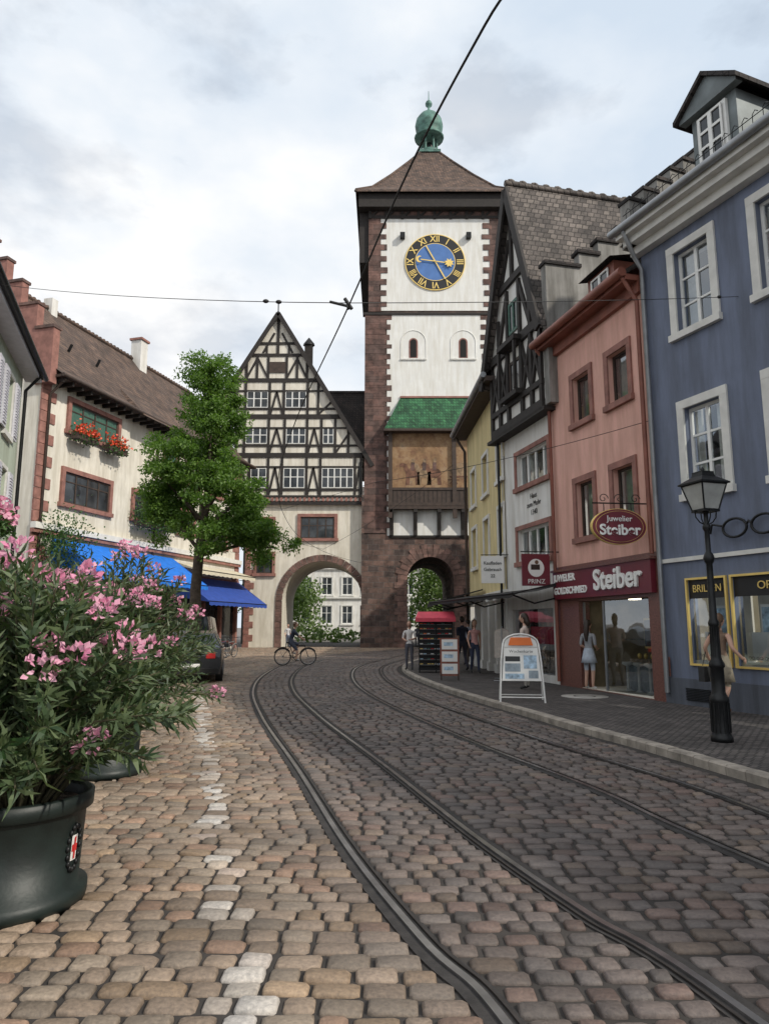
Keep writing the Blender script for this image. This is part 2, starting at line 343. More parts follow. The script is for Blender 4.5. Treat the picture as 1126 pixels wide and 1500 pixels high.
while y<57:
    rh=.138*R(.90,1.10) if y<26 else .17
    xl=max(-15,-.6*y-1.6); xr=kx(y)-.17
    cuts=[]
    for q in rpoly:
        xx=float(np.interp(y,q[:,1],q[:,0])); sl=abs(float(np.interp(y+.1,q[:,1],q[:,0]))-xx)/.1; hw=.068*math.sqrt(1+sl*sl)+rh*.42*sl; cuts.append((xx-hw,xx+hw))
    cuts.sort(); iv=[];c0=xl+R(-.2,0)
    for a,b in cuts:
        if a>c0+.07: iv.append((c0,min(a,xr)))
        c0=max(c0,b)
    if xr>c0+.07: iv.append((c0,xr))
    tx1=float(np.interp(y,T1a[:,1],T1a[:,0]))
    for (a,b) in iv:
        n=max(1,round((b-a)/.188)); ws=[R(.68,1.35) for _ in range(n)]; k=(b-a)/sum(ws); x=a
        for w in ws:
            w*=k; cx=x+w/2; x+=w; cy=y+R(-.010,.010)+.02*math.sin(cx*2.3+y*.9)
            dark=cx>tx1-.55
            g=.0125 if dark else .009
            hw=w/2-R(g*.6,g*1.6); hh=rh/2-R(g*.6,g*1.6); zt=R(.014,.027); rot=R(-.05,.05); cr,sr=math.cos(rot),math.sin(rot); tx,ty=R(-.05,.05),R(-.07,.07)
            i0=len(V); ca_,cb_=R(.72,.90),R(.58,.85)
            for (kk,z) in ((1.0,0.0),(.98,zt*.6),(.86,zt)):
                for sx,sy in ((-1,-cb_),(-ca_,-1),(ca_,-1),(1,-cb_),(1,cb_),(ca_,1),(-ca_,1),(-1,cb_)):
                    px=sx*hw*kk; py=sy*hh*(kk if kk>.95 else .80)
                    V.append((cx+px*cr-py*sr,cy+px*sr+py*cr,z+(tx*px+ty*py if z>0 else 0)))
            V.append((cx,cy,zt+.005))
            for r_ in (0,8):
                for j in range(8): F.append((i0+r_+j,i0+r_+(j+1)%8,i0+r_+8+(j+1)%8,i0+r_+8+j))
            for j in range(8): F.append((i0+16+j,i0+16+(j+1)%8,i0+24))
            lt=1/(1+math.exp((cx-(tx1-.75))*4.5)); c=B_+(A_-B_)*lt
            c=c*R(.66,1.22); q=random.random()
            if q<.14: c=c*np.array((1.06,.92,.87))
            elif q<.36: c=c*np.array((.9,.95,.98))
            elif q<.48: c=c*np.array((1.12,1.06,.95))
            dl=abs(cx-lx(cy))
            if dl<.11 and random.random()<.68:
                k2=R(.3,.95)*(1-dl*4); c=c*(1-k2)+np.array((.66,.65,.62))*k2
            C+= [tuple(c)+(1,)]*25
    y+=rh
me=bpy.data.meshes.new('cobblestones'); me.from_pydata(V,[],F); ca=me.color_attributes.new('Col','FLOAT_COLOR','POINT')
ca.data.foreach_set('color',np.array(C,dtype=np.float32).ravel()); me.polygons.foreach_set('use_smooth',[True]*len(F))
m,nt,b=newmat('cobble_stone'); at=N(nt,'ShaderNodeAttribute',attribute_name='Col'); tc=N(nt,'ShaderNodeTexCoord')
n1=noise(nt,tc.outputs['Object'],46,6,.72); n2=noise(nt,tc.outputs['Object'],.55,5,.65)
c=mix(nt,1,at.outputs[0],ramp(nt,n1,[(.28,(.55,.55,.56)),(.68,(1.2,1.19,1.17))]),'MULTIPLY'); c=mix(nt,1,c,ramp(nt,n2,[(.32,(.68,.68,.70)),(.60,(1.08,1.06,1.04))]),'MULTIPLY')
L(nt,c,b.inputs['Base Color']); L(nt,ramp(nt,n1,[(.3,(.42,.42,.42)),(.7,(.72,.72,.72))]),b.inputs['Roughness']); bump(nt,b,n1,.65,.009)
me.materials.append(m); ob=bpy.data.objects.new('cobblestones',me); COL.objects.link(ob)
pm=brick('small_paving_setts',(.15,.13,.122),(.075,.066,.063),(.035,.032,.03),.11,.09,.012,.85,.8,.02,.45)
nt=pm.node_tree
for n in nt.nodes:
    if n.type=='COMBXYZ' and n.inputs[1].is_linked and n.inputs[1].links[0].from_node.type=='SEPXYZ':
        sp=n.inputs[1].links[0].from_node; L(nt,sp.outputs[0],n.inputs[0]); L(nt,sp.outputs[1],n.inputs[1])
mb=MB('pavement'); K=[p for p in kerbL]; kin=offs(K,-.16)
for i in range(len(K)-1): mb.poly([(kin[i][0],kin[i][1],.1),(22,K[i].y if i else -8,.1),(22,K[i+1].y,.1),(kin[i+1][0],kin[i+1][1],.1)],pm)
mb.done()
mb=MB('kerb'); km=plain('granite_kerb',(.31,.275,.235),.85,0,.4,4,.4)
P=K
for i in range(len(P)-1):
    a,b_=P[i],P[i+1]; n=max(1,round((b_-a).length/1.0)) if (b_-a).length>.5 else 1
    t=(b_-a).normalized(); nn=Vector((t.y,-t.x))
    for k in range(n):
        p=a.lerp(b_,k/n)+t*.005; q=a.lerp(b_,(k+1)/n)-t*.005; h=.113+R(-.003,.003)
        Aq=[p,q,q+nn*.17,p+nn*.17]; o=[p+nn*.02,q+nn*.02,q+nn*.155,p+nn*.155]
        vs=[(v.x,v.y,-.01) for v in Aq]+[(v.x,v.y,h-.02) for v in Aq]+[(v.x,v.y,h) for v in o]
        mb.raw(vs,[(0,1,5,4),(1,2,6,5),(2,3,7,6),(3,0,4,7),(4,5,9,8),(5,6,10,9),(6,7,11,10),(7,4,8,11),(8,9,10,11)],km)
mb.done()

# ------------------------------------------------------------------ clock tower
E=empty('medieval_gate_clock_tower',(0,55,0))
mb=MB('tower_walls'); CX=4.2
archwall(mb,-1.6,10.0,27,3.55,1.8,5.15,'stone',0,24,vault=11); archwall(mb,-1.6,10.0,27,3.55,1.8,5.15,'stone',11)
for x in (-1.6,10.0): mb.poly([(x,0,0),(x,11,0),(x,11,27),(x,0,27)],'stone')
mb.box(-1.3,9.7,.06,10.9,27,36.4,'stone')
mb.box(.2,8.3,-.03,.5,8.6,26.9,'white'); mb.box(-.3,8.8,.0,.5,27.25,35.5,'white')
mb.box(-1.75,10.15,-.12,.3,26.85,27.05,'timber')
mb.box(-1.78,-1.6,-.15,11.1,0,11.8,'stone'); mb.box(-1.85,.3,-.12,-.0,0,3.2,'stone')
voussoirs(mb,3.55,1.8,5.15,.75,'ringstone',-.07,.1,17,.25)
z=8.8;k=0
while z<26.7:
    h=R(.36,.5)
    for s_,e in ((1,-1.6),(-1,10.0)):
        w=(1.7,2.12)[k%2]+R(-.12,.12); a=e;b_=e+s_*w; mb.box(a,b_,-.06+R(-.015,.015),.02,z+.006,z+h-.006,'quoin')
    z+=h;k+=1
z=27.15;k=0
while z<35.4:
    h=R(.42,.56)
    for s_,e in ((1,-1.32),(-1,9.72)):
        w=(1.0,1.55)[k%2]+R(-.08,.08); mb.box(e,e+s_*w,-.05,.08,z+.006,z+h-.006,'quoin')
    z+=h;k+=1
mb.done(E)
mb=MB('niche_windows')
for cx in (2.35,6.4):
    def archpoly(cx,r,z0,zs,y,m,n=12): mb.poly([(cx-r,y,z0),(cx+r,y,z0)]+[(cx+r*math.cos(math.pi*i/n),y,zs+r*math.sin(math.pi*i/n)) for i in range(n+1)],m)
    archpoly(cx,.98,23.1,24.5,-.034,'white'); archpoly(cx,.36,23.15,24.5,-.055,'trim'); archpoly(cx,.25,23.2,24.5,-.075,'inside')
    mb.box(cx-1.05,cx+1.05,-.14,-.02,22.98,23.1,'framestone')
    arc=[(cx+1.02*math.cos(math.pi*i/12),-.045,24.5+1.02*math.sin(math.pi*i/12)) for i in range(13)]
    mb.tube([(cx-1.02,-.045,23.1)]+arc[::-1]+[(cx+1.02,-.045,23.1)],.035,'white',6)
for x in (1.5,7.0): mb.box(x-.2,x+.2,-.45,-.03,33.55,34.0,'metal')
mb.done(E)
mb=MB('timber_eaves')
mb.box(-2.15,10.55,-.75,11.7,36.1,37.35,'timber')
for x in np.arange(-1.2,10,1.35): mb.box(x-.12,x+.12,-.14,.06,35.4,36.2,'timber'); mb.beam(x,35.5,x+.6,36.1,.16,-.12,0,'timber')
mb.box(-1.3,9.7,-.1,.04,35.45,35.7,'timber'); mb.box(-1.3,9.7,-.02,.02,35.7,36.4,'quoin')
for a,b_ in ((-2.1,-1.32),(9.72,10.5)): mb.box(a,b_,.2,10.8,31.6,36.4,'timber')
mb.done(E)
mb=MB('tower_roof'); rings=[(6.6,37.25),(6.55,37.45),(5.2,38.6),(3.6,40.8),(2.0,43.2),(.85,45.0)]
q=[(-1,-1),(1,-1),(1,1),(-1,1)]
for (a,z0),(b_,z1) in zip(rings,rings[1:]):
    for i in range(4):
        p,r_=q[i],q[(i+1)%4]; mb.poly([(CX+p[0]*a,5.5+p[1]*a,z0),(CX+r_[0]*a,5.5+r_[1]*a,z0),(CX+r_[0]*b_,5.5+r_[1]*b_,z1),(CX+p[0]*b_,5.5+p[1]*b_,z1)],'roofbrown')
for p in q: mb.tube([(CX+p[0]*a,5.5+p[1]*a,z) for a,z in rings],.12,'roofbrown',6)
mb.box(CX-1,CX+1,4.5,6.5,45,45.25,'copper'); mb.done(E)
mb=MB('lantern_turret')
for i in range(6):
    t=math.pi/3*i; mb.tube([(CX+.75*math.cos(t),5.5+.75*math.sin(t),45.2),(CX+.7*math.cos(t),5.5+.7*math.sin(t),47)],.1,'copper',6)
mb.lathe([(.9,45.25),(.95,45.5),(.75,45.55)],(CX,5.5,0),'copper'); mb.lathe([(.3,45.5),(.42,46),(.25,46.5),(.05,46.6)],(CX,5.5,0),'metal')
mb.lathe([(0,46.85),(1.35,46.95),(1.4,47.1),(.95,47.3),(1.25,47.8),(1.32,48.3),(1.2,48.9),(.85,49.4),(.4,49.75),(.15,50.0),(.08,50.3),(.3,50.5),(.33,50.7),(.25,50.9),(.05,51.05),(.03,52.0),(0,52.1)],(CX,5.5,0),'copper',20)
mb.done(E)
mb=MB('clock_face'); cz=31.5
def disc(r,y,m,n=64): mb.poly([(CX+r*math.cos(2*math.pi*i/n),y,cz+r*math.sin(2*math.pi*i/n)) for i in range(n)],m)
mb.prism([(CX+2.5*math.cos(2*math.pi*i/64),cz+2.5*math.sin(2*math.pi*i/64)) for i in range(64)],-.1,0,'gold')
disc(2.43,-.105,'black'); disc(1.68,-.11,'gold'); disc(1.63,-.115,'clockblue')
def hand(a0,r0,r1,w,y):
    a,b_=math.sin(a0),math.cos(a0); mb.beam(CX+a*r0,cz+b_*r0,CX+a*r1,cz+b_*r1,w,y,y+.03,'gold')
hand(math.radians(152),-1.6,1.75,.1,-.2); hand(math.radians(98),-1.2,1.15,.08,-.24)
n=16; mb.prism([(CX+1.15+(.42 if i%2 else .24)*math.cos(2*math.pi*i/n),cz-.16+(.42 if i%2 else .24)*math.sin(2*math.pi*i/n)) for i in range(n)],-.27,-.245,'gold')
mb.prism([(CX-1.3+.3*math.cos(t),cz+.18+.3*math.sin(t)) for t in np.linspace(1.2,5.1,9)]+[(CX-1.2+.2*math.cos(t),cz+.18+.22*math.sin(t)) for t in np.linspace(5.0,1.3,9)],-.27,-.245,'gold')
mb.done(E)
for i,s in enumerate(['XII','I','II','III','IIII','V','VI','VII','VIII','IX','X','XI']):
    t=i*math.pi/6; text(E,s,.8,(CX+2.04*math.sin(t),-.112,cz+2.04*math.cos(t)),'gold',(math.pi/2,t,0),.01,name='clock_numeral',bold=.008,sx=.85 if len(s)<4 else .62)
# fresco oriel
mb=MB('fresco_bay'); X0,X1=.45,8.05
fm,nt,b=newmat('weathered_fresco'); tc=N(nt,'ShaderNodeTexCoord'); n1=noise(nt,tc.outputs['Object'],.8,8,.75); n2=noise(nt,tc.outputs['Object'],2.2,6,.7)
c=ramp(nt,n1,[(.3,(.13,.08,.045)),(.45,(.26,.155,.08)),(.58,(.33,.22,.125)),(.72,(.19,.155,.12))]); c=mix(nt,ramp(nt,n2,[(.5,(0,0,0)),(.68,(.75,.75,.75))]),c,(.15,.07,.045)); L(nt,c,b.inputs['Base Color']); b.inputs['Roughness'].default_value=.9
mb.box(X0,X1,-.5,-.03,10.9,16.9,fm)
fg=plain('fresco_figures',(.14,.07,.045),.9,0,.6,3); fl=plain('fresco_figures_light',(.24,.165,.10),.9,0,.5,3)
def ellp(cx,cz_,a,b_,y,m,n=14): mb.prism([(cx+a*math.cos(2*math.pi*i/n),cz_+b_*math.sin(2*math.pi*i/n)) for i in range(n)],y,y+.01,m)
for hx,m_ in ((2.2,fg),(3.1,fl),(3.9,fg)):
    ellp(hx,13.5,.55,.4,-.515,m_); mb.beam(hx-.4,13.6,hx-.62,14.15,.34,-.516,-.506,m_); ellp(hx-.78,14.15,.26,.15,-.518,m_)
    for lx_ in (-.42,-.28,.28,.42): mb.beam(hx+lx_,13.4,hx+lx_*1.15,12.55,.15,-.517,-.507,m_)
    mb.beam(hx,13.7,hx+.03,14.35,.28,-.519,-.509,'quoin'); ellp(hx+.05,14.5,.14,.16,-.52,fl)
ellp(6.2,13.7,1.1,.65,-.515,fl); mb.beam(5.1,13.2,7.3,13.2,.14,-.52,-.51,fg)
for wx in (5.4,7.0):
    for q_ in range(8): mb.beam(wx,12.95,wx+.45*math.cos(q_*.785),12.95+.45*math.sin(q_*.785),.07,-.521,-.511,fg)
for x in (X0,X0+5.0,X1): mb.box(x-.16,x+.16,-.75,-.5,9.9,16.9,'wood')
mb.box(X0-.2,X1+.2,-.8,-.45,10.85,11.1,'wood'); mb.box(X0-.1,X1+.1,-.72,-.5,12.1,12.3,'wood'); mb.box(X0,X1,-.66,-.52,11.1,12.1,'wood')
for i in range(22): mb.box(X0+.2+i*.345,X0+.23+i*.345,-.68,-.66,11.1,12.1,'timber')
mb.box(X0-.15,X1+.15,-.78,-.1,10.6,10.85,'wood')
for i in range(5):
    x=X0+.1+i*1.85; mb.box(x-.15,x+.15,-.25,-.03,8.6,10.6,'timber'); mb.prism([(x-.15,10.6),(x-.15,10.35),(x+.15,10.35),(x+.15,10.6)],-.75,-.25,'timber')
    mb.raw([(x-.13,-.25,9.0),(x+.13,-.25,9.0),(x+.13,-.7,10.35),(x-.13,-.7,10.35),(x-.13,-.25,9.4),(x+.13,-.25,9.4),(x+.13,-.45,10.35),(x-.13,-.45,10.35)],[(0,1,2,3),(4,7,6,5),(0,3,7,4),(1,5,6,2)],'timber')
mb.box(X0-.1,X1+.1,-.12,-.03,8.45,8.62,'timber')
mb.done(E)
mb=MB('fresco_roof')
for (p) in [[(X0-.45,-1.3,16.9),(X1+.45,-1.3,16.9),(X1-.75,-.05,19.8),(X0+.85,-.05,19.8)],[(X0-.45,-1.3,16.9),(X0+.85,-.05,19.8),(X0-.45,-.05,16.9)],[(X1+.45,-1.3,16.9),(X1+.45,-.05,16.9),(X1-.75,-.05,19.8)]]: mb.poly(p,'roofgreen')
mb.box(X0-.5,X1+.5,-1.34,-.1,16.7,16.88,'wood'); mb.box(X0+.8,X1-.7,-.15,-.04,19.75,19.9,'trim')
mb.done(E)

# ------------------------------------------------------------------ half-timbered gatehouse
E=empty('half_timbered_gatehouse',(0,55.5,0))
mb=MB('gatehouse_walls')
archwall(mb,-10.9,-1.75,11.2,-4.85,3.1,3.57,'cream',0,28,vault=7); archwall(mb,-10.9,-1.75,11.2,-4.85,3.1,3.57,'cream',7)
mb.poly([(-10.9,0,0),(-10.9,7,0),(-10.9,7,11.2),(-10.9,0,11.2)],'cream')
voussoirs(mb,-4.85,3.1,3.57,.5,'ringstone',-.08,.1,21)
sl=lambda z:-8.7+(27-z)/1.64
mb.prism([(-12.0,11.2),(-1.75,11.2),(-1.75,15.6),(-8.7,27),(-12.0,21.4)],-.25,.0,'warmwhite'); mb.poly([(-12,-.25,11.2),(-12,7,11.2),(-12,7,21.4),(-12,-.25,21.4)],'cream')
z=0;k=0
while z<11:
    w=(.5,.8)[k%2]; mb.box(-10.95,-10.95+w,-.05,.05,z+.01,z+.48,'trim')
    z+=.5;k+=1
farwin(mb,-6.6,-3.95,8.45,10.15,0,'wood',3,(.6,),sur='trim'); farwin(mb,-10.0,-8.75,5.7,7.2,0,'wood',1,(),sur='trim',sw=.2); farwin(mb,-9.5,-8.75,8.95,10.0,0,'wood',1,(),sur='trim',sw=.16)
mb.done(E)
mb=MB('timber_frame'); y0,y1=-.32,-.25
def H(z,a,b_,w=.3): mb.box(a,b_,y0-.01,y1,z-w/2,z+w/2,'timber')
def Vv(x,a,b_,w=.2): mb.box(x-w/2,x+w/2,y0,y1,a,b_,'timber')
def D(x0,z0,x1,z1,w=.16): mb.beam(x0,z0,x1,z1,w,y0+.012,y1,'timber')
xl=-12.0
H(11.25,xl,-1.75,.32); H(11.75,xl,-1.75,.2); H(15.1,xl,-1.75,.38); H(18.3,xl,sl(18.3),.36); H(21.35,xl+.1,sl(21.3),.32); H(23.5,-10.7,sl(23.5),.24); H(24.5,-10.1,sl(24.6),.2)
for i in range(28): mb.box(xl+.15+i*.365,xl+.32+i*.365,y0-.05,y1,11.36,11.66,'trim')
for (za,zb,sill,posts,braces) in ((11.9,14.9,12.35,[-11.88,-10.75,-9.25,-8.15,-6.2,-5.1,-2.35,-1.87],[(-11.88,-10.75),(-9.25,-8.15),(-6.2,-5.1)]),
    (15.3,18.1,15.95,[-11.88,-11.22,-9.28,-8.0,-6.2,-5.05,-3.95,-2.9],[(-9.28,-8.0),(-6.2,-5.05)]),
    (18.5,21.2,19.0,[-11.88,-11.22,-9.28,-8.12,-6.2,-5.35],[(-9.28,-8.12)])):
    for x in posts:
        top=min(zb,27-(x+8.7)*1.64-.1) if x>-8.7 else zb
        if top>za: Vv(x,za,top)
    H(sill-.05,xl,min(-1.75,sl(sill)),.17)
    H(zb-.75,xl,min(-1.75,sl(zb-.4)),.13)
    for a,b_ in braces:
        m_=(a+b_)/2; D(a+.1,za,m_,zb-.8); D(b_-.1,za,m_,zb-.8)
D(-3.9,15.3,-2.6,17.3); D(-2.3,12.4,-1.85,14.8,.16); D(-5.3,18.5,-4.2,19.6)
for x in (-11.2,-10.35,-9.45,-7.95,-7.1,-6.3): Vv(x,21.5,min(23.4,27-(abs(x+8.7))*1.64),.2)
D(-11.2,21.5,-10.35,23.2,.16); D(-6.3,21.5,-7.1,23.2,.16); D(-10.3,23.2,-9.5,21.6,.16); D(-7.1,23.2,-7.9,21.6,.16)
Vv(-8.7,23.6,26.6,.22); D(-9.9,23.7,-9.0,25.4,.16); D(-7.5,23.7,-8.4,25.4,.16); Vv(-9.6,23.6,24.5,.16); Vv(-7.8,23.6,24.5,.16)
mb.box(-9.35,-8.05,y0-.02,y1,22.0,22.9,'wood')
mb.done(E)
mb=MB('gatehouse_windows')
for a,b_,c,d,nv in ((-10.62,-9.38,12.45,14.05,1),(-8.02,-6.33,12.45,14.05,2),(-4.97,-2.48,12.45,14.05,4),(-11.1,-9.4,16.05,17.35,2),(-7.88,-6.32,16.05,17.35,2),(-4.93,-4.08,16.05,17.35,1),(-11.1,-9.4,19.05,20.4,2),(-8.0,-6.32,19.05,20.4,2)):
    farwin(mb,a,b_,c,d,-.25,'wood' if False else 'frame',nv,(.55,),.05)
mb.done(E)
mb=MB('gatehouse_roof')
for (ax,az,bx,bz) in ((-8.7,27.25,-12.7,20.55),(-8.7,27.25,-.95,14.4)):
    mb.raw([(ax,-.6,az),(bx,-.6,bz),(bx,4,bz),(ax,4,az),(ax,-.6,az-.3),(bx,-.6,bz-.3),(bx,4,bz-.3),(ax,4,az-.3)],[(0,1,2,3),(7,6,5,4),(0,4,5,1),(1,5,6,2)],'roofdark')
    mb.beam(ax,az-.25,bx,bz-.25,.34,-.65,-.55,'timber')
mb.poly([(-8.7,.3,15),(-1.6,.3,15),(-1.6,3.6,21.6),(-8.7,3.6,21.6)],'roofdark'); mb.poly([(-12,3.6,21.6),(-1.6,3.6,21.6),(-1.6,7.2,14.5),(-12,7.2,14.5)],'roofdark'); mb.poly([(-8.7,4,27.2),(-12,4,21.4),(-12,7,14),(-2,7,14),(-5,4,21.5)],'roofdark')
mb.box(-8.7,-1.6,3.5,3.7,21.5,21.75,'roofdark')
mb.tube([(-8.7,-.6,27.2),(-8.7,-.6,27.9)],.05,'metal',6)
mb.box(-6.75,-6.1,1.6,2.2,22,25.2,'timber'); mb.lathe([(.5,25.2),(.45,25.4),(.05,25.9)],(-6.42,1.9,0),'metal',6)
mb.tube([(-10.95,-.12,11),(-10.95,-.12,.3)],.08,'metal'); mb.tube([(-1.95,-.3,14.5),(-1.95,-.3,11.4)],.08,'metal')
mb.done(E)

# ------------------------------------------------------------------ left row: white house
E=empty('white_stepped_gable_house',(-16.66,34,0),math.atan2(.965,.264)); W=20.9
mb=MB('house_walls')
wall(mb,-.5,W,0,14.2,[],'warmwhite'); mb.poly([(W,0,0),(W,9,0),(W,9,14.2),(W,0,14.2)],'warmwhite')
wall(mb,1,W-.4,.2,4.6,[],'wood',y=-.03)
for i in range(9): mb.box(1+i*2.4,1.25+i*2.4,-.3,-.05,0,4.7,'trim')
for i in range(8):
    a=1.3+i*2.4
    if a+2.1<W: mb.poly([(a,-.06,.5),(a+2.1,-.06,.5),(a+2.1,-.06,3.4),(a,-.06,3.4)],'dglass')
mb.box(-.6,W,-.3,0,6.25,6.55,'framestone'); mb.box(-.6,W,-.22,0,6.05,6.25,'trim')
mb.box(-.55,W,-.12,0,4.7,5.0,'trim')
z=0;k=0
while z<14:
    w=(.6,1.0)[k%2]; mb.box(-.55,-.55+w,-.05,.05,z+.01,z+.53,'trim'); mb.box(W+.03,W-w,-.05,.05,z+.01,z+.53,'trim'); z+=.55;k+=1
for a,b_,c,d,nv,g in ((1.5,5.4,11.6,13.1,3,'gshutter'),(1.4,5.0,7.8,9.4,3,'dglass'),(7.3,10.5,7.9,9.4,3,'dglass'),(10.3,11.6,10.9,12.6,1,'gshutter'),(15.4,18.6,7.3,8.8,3,'dglass'),(13.2,14.6,10.9,12.6,1,'gshutter'),(16.2,17.6,10.9,12.6,1,'gshutter'),(12.2,14,7.7,9.1,1,'dglass')):
    farwin(mb,a,b_,c,d,0,'wood',nv,(.7,),.09,sur='trim',sw=.24,gl=g)
mb.poly([(-.5,0,0),(-.5,9.5,0),(-.5,9.5,14.2),(-.5,4.7,20),(-.5,0,14.2)],'warmwhite')
for i in range(5):
    for yy in ((-.6+i*1.06,.46+i*1.06),(9.9-(i+1)*1.06,9.9-i*1.06)):
        mb.box(-.75,-.3,yy[0],yy[1],13.4+i*1.25,16.2+i*1.35,'trim'); mb.box(-.82,-.22,yy[0]-.05,yy[1]+.05,16.2+i*1.35,16.35+i*1.35,'quoin')
mb.box(-.75,-.3,4.3,5.1,18,22.6,'trim')
mb.done(E)
mb=MB('house_roof')
prof=[(-1.0,13.9),(.0,14.6),(1.0,15.7),(4.7,20.2)]
for (a,b_),(c,d) in zip(prof,prof[1:]): mb.poly([(-.4,a,b_),(W+.3,a,b_),(W+.3,c,d),(-.4,c,d)],'roofbrown')
mb.poly([(-.4,4.7,20.2),(W+.3,4.7,20.2),(W+.3,9.9,14),(-.4,9.9,14)],'roofbrown'); mb.tube([(-.4,4.7,20.25),(W+.3,4.7,20.25)],.14,'roofbrown',6)
for i in range(58): mb.ell((-.2+i*.37,4.7,20.38),(.12,.12,.07),'roofbrown',6,4)
mb.box(-.4,W+.3,-.95,0,13.75,13.88,'wood'); mb.tube([(-.4,-1.05,13.85),(W+.3,-1.05,13.85)],.1,'wood',6); mb.poly([(W,0,14.2),(W,9,14.2),(W,4.7,20)],'warmwhite')
for i in range(30): mb.box(-.2+i*.7,-.08+i*.7,-.9,0,13.55,13.75,'timber')
mb.raw([(6.2,-1.35,13.6),(9.8,-1.35,13.6),(9.4,.8,15.6),(6.6,.8,15.6)],[(0,1,2,3)],'roofbrown'); mb.raw([(6.2,-1.35,13.6),(6.6,.8,15.6),(6.2,.3,14.6)],[(0,1,2)],'roofbrown')
mb.box(12.9,13.7,4,4.8,19,21.6,'pale'); mb.box(12.8,13.8,3.9,4.9,21.6,21.75,'trim'); mb.box(4.6,5.1,4.4,5.0,19.5,20.9,'pale')
for x in (3.2,5.6): mb.tube([(x,1.8,16.7),(x,1.6,17.1)],.08,'metal',6)
for x in (-.1,9.4,14.8): mb.tube([(x,-.95,13.7),(x,-.12,13.0),(x,-.12,.2)],.07,'wood')
mb.done(E)
def awning(E,name,x0,x1,zt,zb,proj,m,y=-.1,val=.28):
    mb=MB(name); n=max(4,int((x1-x0)/.6))
    for i in range(n):
        a=x0+(x1-x0)*i/n; b_=x0+(x1-x0)*(i+1)/n
        mb.poly([(a,y,zt),(a,y-proj*.5,(zt+zb)/2-.05),(b_,y-proj*.5,(zt+zb)/2-.05),(b_,y,zt)],m); mb.poly([(a,y-proj*.5,(zt+zb)/2-.05),(a,y-proj,zb),(b_,y-proj,zb),(b_,y-proj*.5,(zt+zb)/2-.05)],m)
        mm=(a+b_)/2; mb.poly([(a,y-proj,zb),(a,y-proj-.01,zb-val*.8),(mm,y-proj-.01,zb-val),(b_,y-proj-.01,zb-val*.8),(b_,y-proj,zb)],m)
    for x in (x0,x1): mb.poly([(x,y,zt),(x,y-proj,zb),(x,y-proj,zb-.05),(x,y,zb+.3)],m)
    mb.tube([(x0,y-proj,zb),(x1,y-proj,zb)],.03,'metal',6)
    for x in (x0+.1,(x0+x1)/2,x1-.1): mb.tube([(x,y,zb-.1),(x,y-proj*.5,zb-.25),(x,y-proj+.03,zb-.03)],.025,'metal',6)
    return mb.done(E)
awning(E,'awning_blue',.8,11.6,5.9,4.1,2.6,'awnblue'); awning(E,'awning_navy',12.2,20.8,4.9,3.2,2.4,'awnnavy'); awning(E,'awning_cream',12.2,20.4,5.7,5.2,1.6,'awncream')
def leaves(name,pts,dirs,ln,wd,m,parent=None,bend=.2):
    n=len(pts); pts=np.array(pts);dirs=np.array(dirs); ln=np.broadcast_to(ln,(n,)); wd=np.broadcast_to(wd,(n,))
    dirs=dirs/np.linalg.norm(dirs,axis=1)[:,None]; r=np.random.normal(size=(n,3)); sd=np.cross(dirs,r); sd/=np.linalg.norm(sd,axis=1)[:,None]; nn=np.cross(sd,dirs)
    a=pts; b=pts+dirs*(ln*.5)[:,None]+nn*(ln*bend*.25)[:,None]; c=pts+dirs*ln[:,None]-nn*(ln*bend*.2)[:,None]; h=(wd*.5)[:,None]
    vs=np.stack([a,b-sd*h,c,b+sd*h],1).reshape(-1,3); me=bpy.data.meshes.new(name)
    me.from_pydata(vs.tolist(),[],[(4*i,4*i+1,4*i+2,4*i+3) for i in range(n)]); me.materials.append(m)
    o=bpy.data.objects.new(name,me); COL.objects.link(o)
    if parent: o.parent=parent
    return o
ML=leafmat('tree_leaf',(.06,.13,.02),(.15,.25,.045),.42); MO=leafmat('oleander_leaf',(.028,.06,.024),(.13,.17,.08),.2); MF=leafmat('oleander_flower',(.80,.28,.46),(.88,.52,.64),.3); MG=leafmat('geranium',(.65,.05,.02),(.8,.12,.04),.1)
MP2=leafmat('window_plant',(.03,.08,.02),(.08,.16,.04),.2)
def rnd3(n): v=np.random.normal(size=(n,3)); return v/np.linalg.norm(v,axis=1)[:,None]
def box_plants(E,name,x0,x1,z,y,r,nf,nl,mf,droop=.0):
    p=np.stack([np.random.uniform(x0,x1,nl),y+np.random.normal(0,r*.4,nl),z+np.abs(np.random.normal(0,r*.5,nl))-droop*np.random.rand(nl)],1); leaves(name+'_leaves',p,rnd3(nl)+[0,-.3,.4],.16,.09,MP2,E)
    if nf:
        p=np.stack([np.random.uniform(x0,x1,nf),y-r*.3+np.random.normal(0,r*.3,nf),z+np.abs(np.random.normal(0,r*.6,nf))],1); leaves(name+'_flowers',p,rnd3(nf),.14,.12,mf,E)
mb=MB('window_boxes')
for a,b_,z in ((1.3,3.0,11.1),(3.9,5.5,11.1),(7.0,10.8,7.4)): mb.box(a,b_,-.75,-.35,z,z+.3,'wood')
mb.done(E)
box_plants(E,'geraniums',1.3,3.0,11.4,-.55,.5,260,350,MG,.5); box_plants(E,'geraniums_b',3.9,5.5,11.4,-.55,.5,220,350,MG,.5); box_plants(E,'balcony_greenery',6.9,10.9,7.7,-.7,1.6,0,2600,MG,.6)
box_plants(E,'facade_greenery',-.4,1.4,5.6,-.8,1.8,0,1800,MG,1.5)

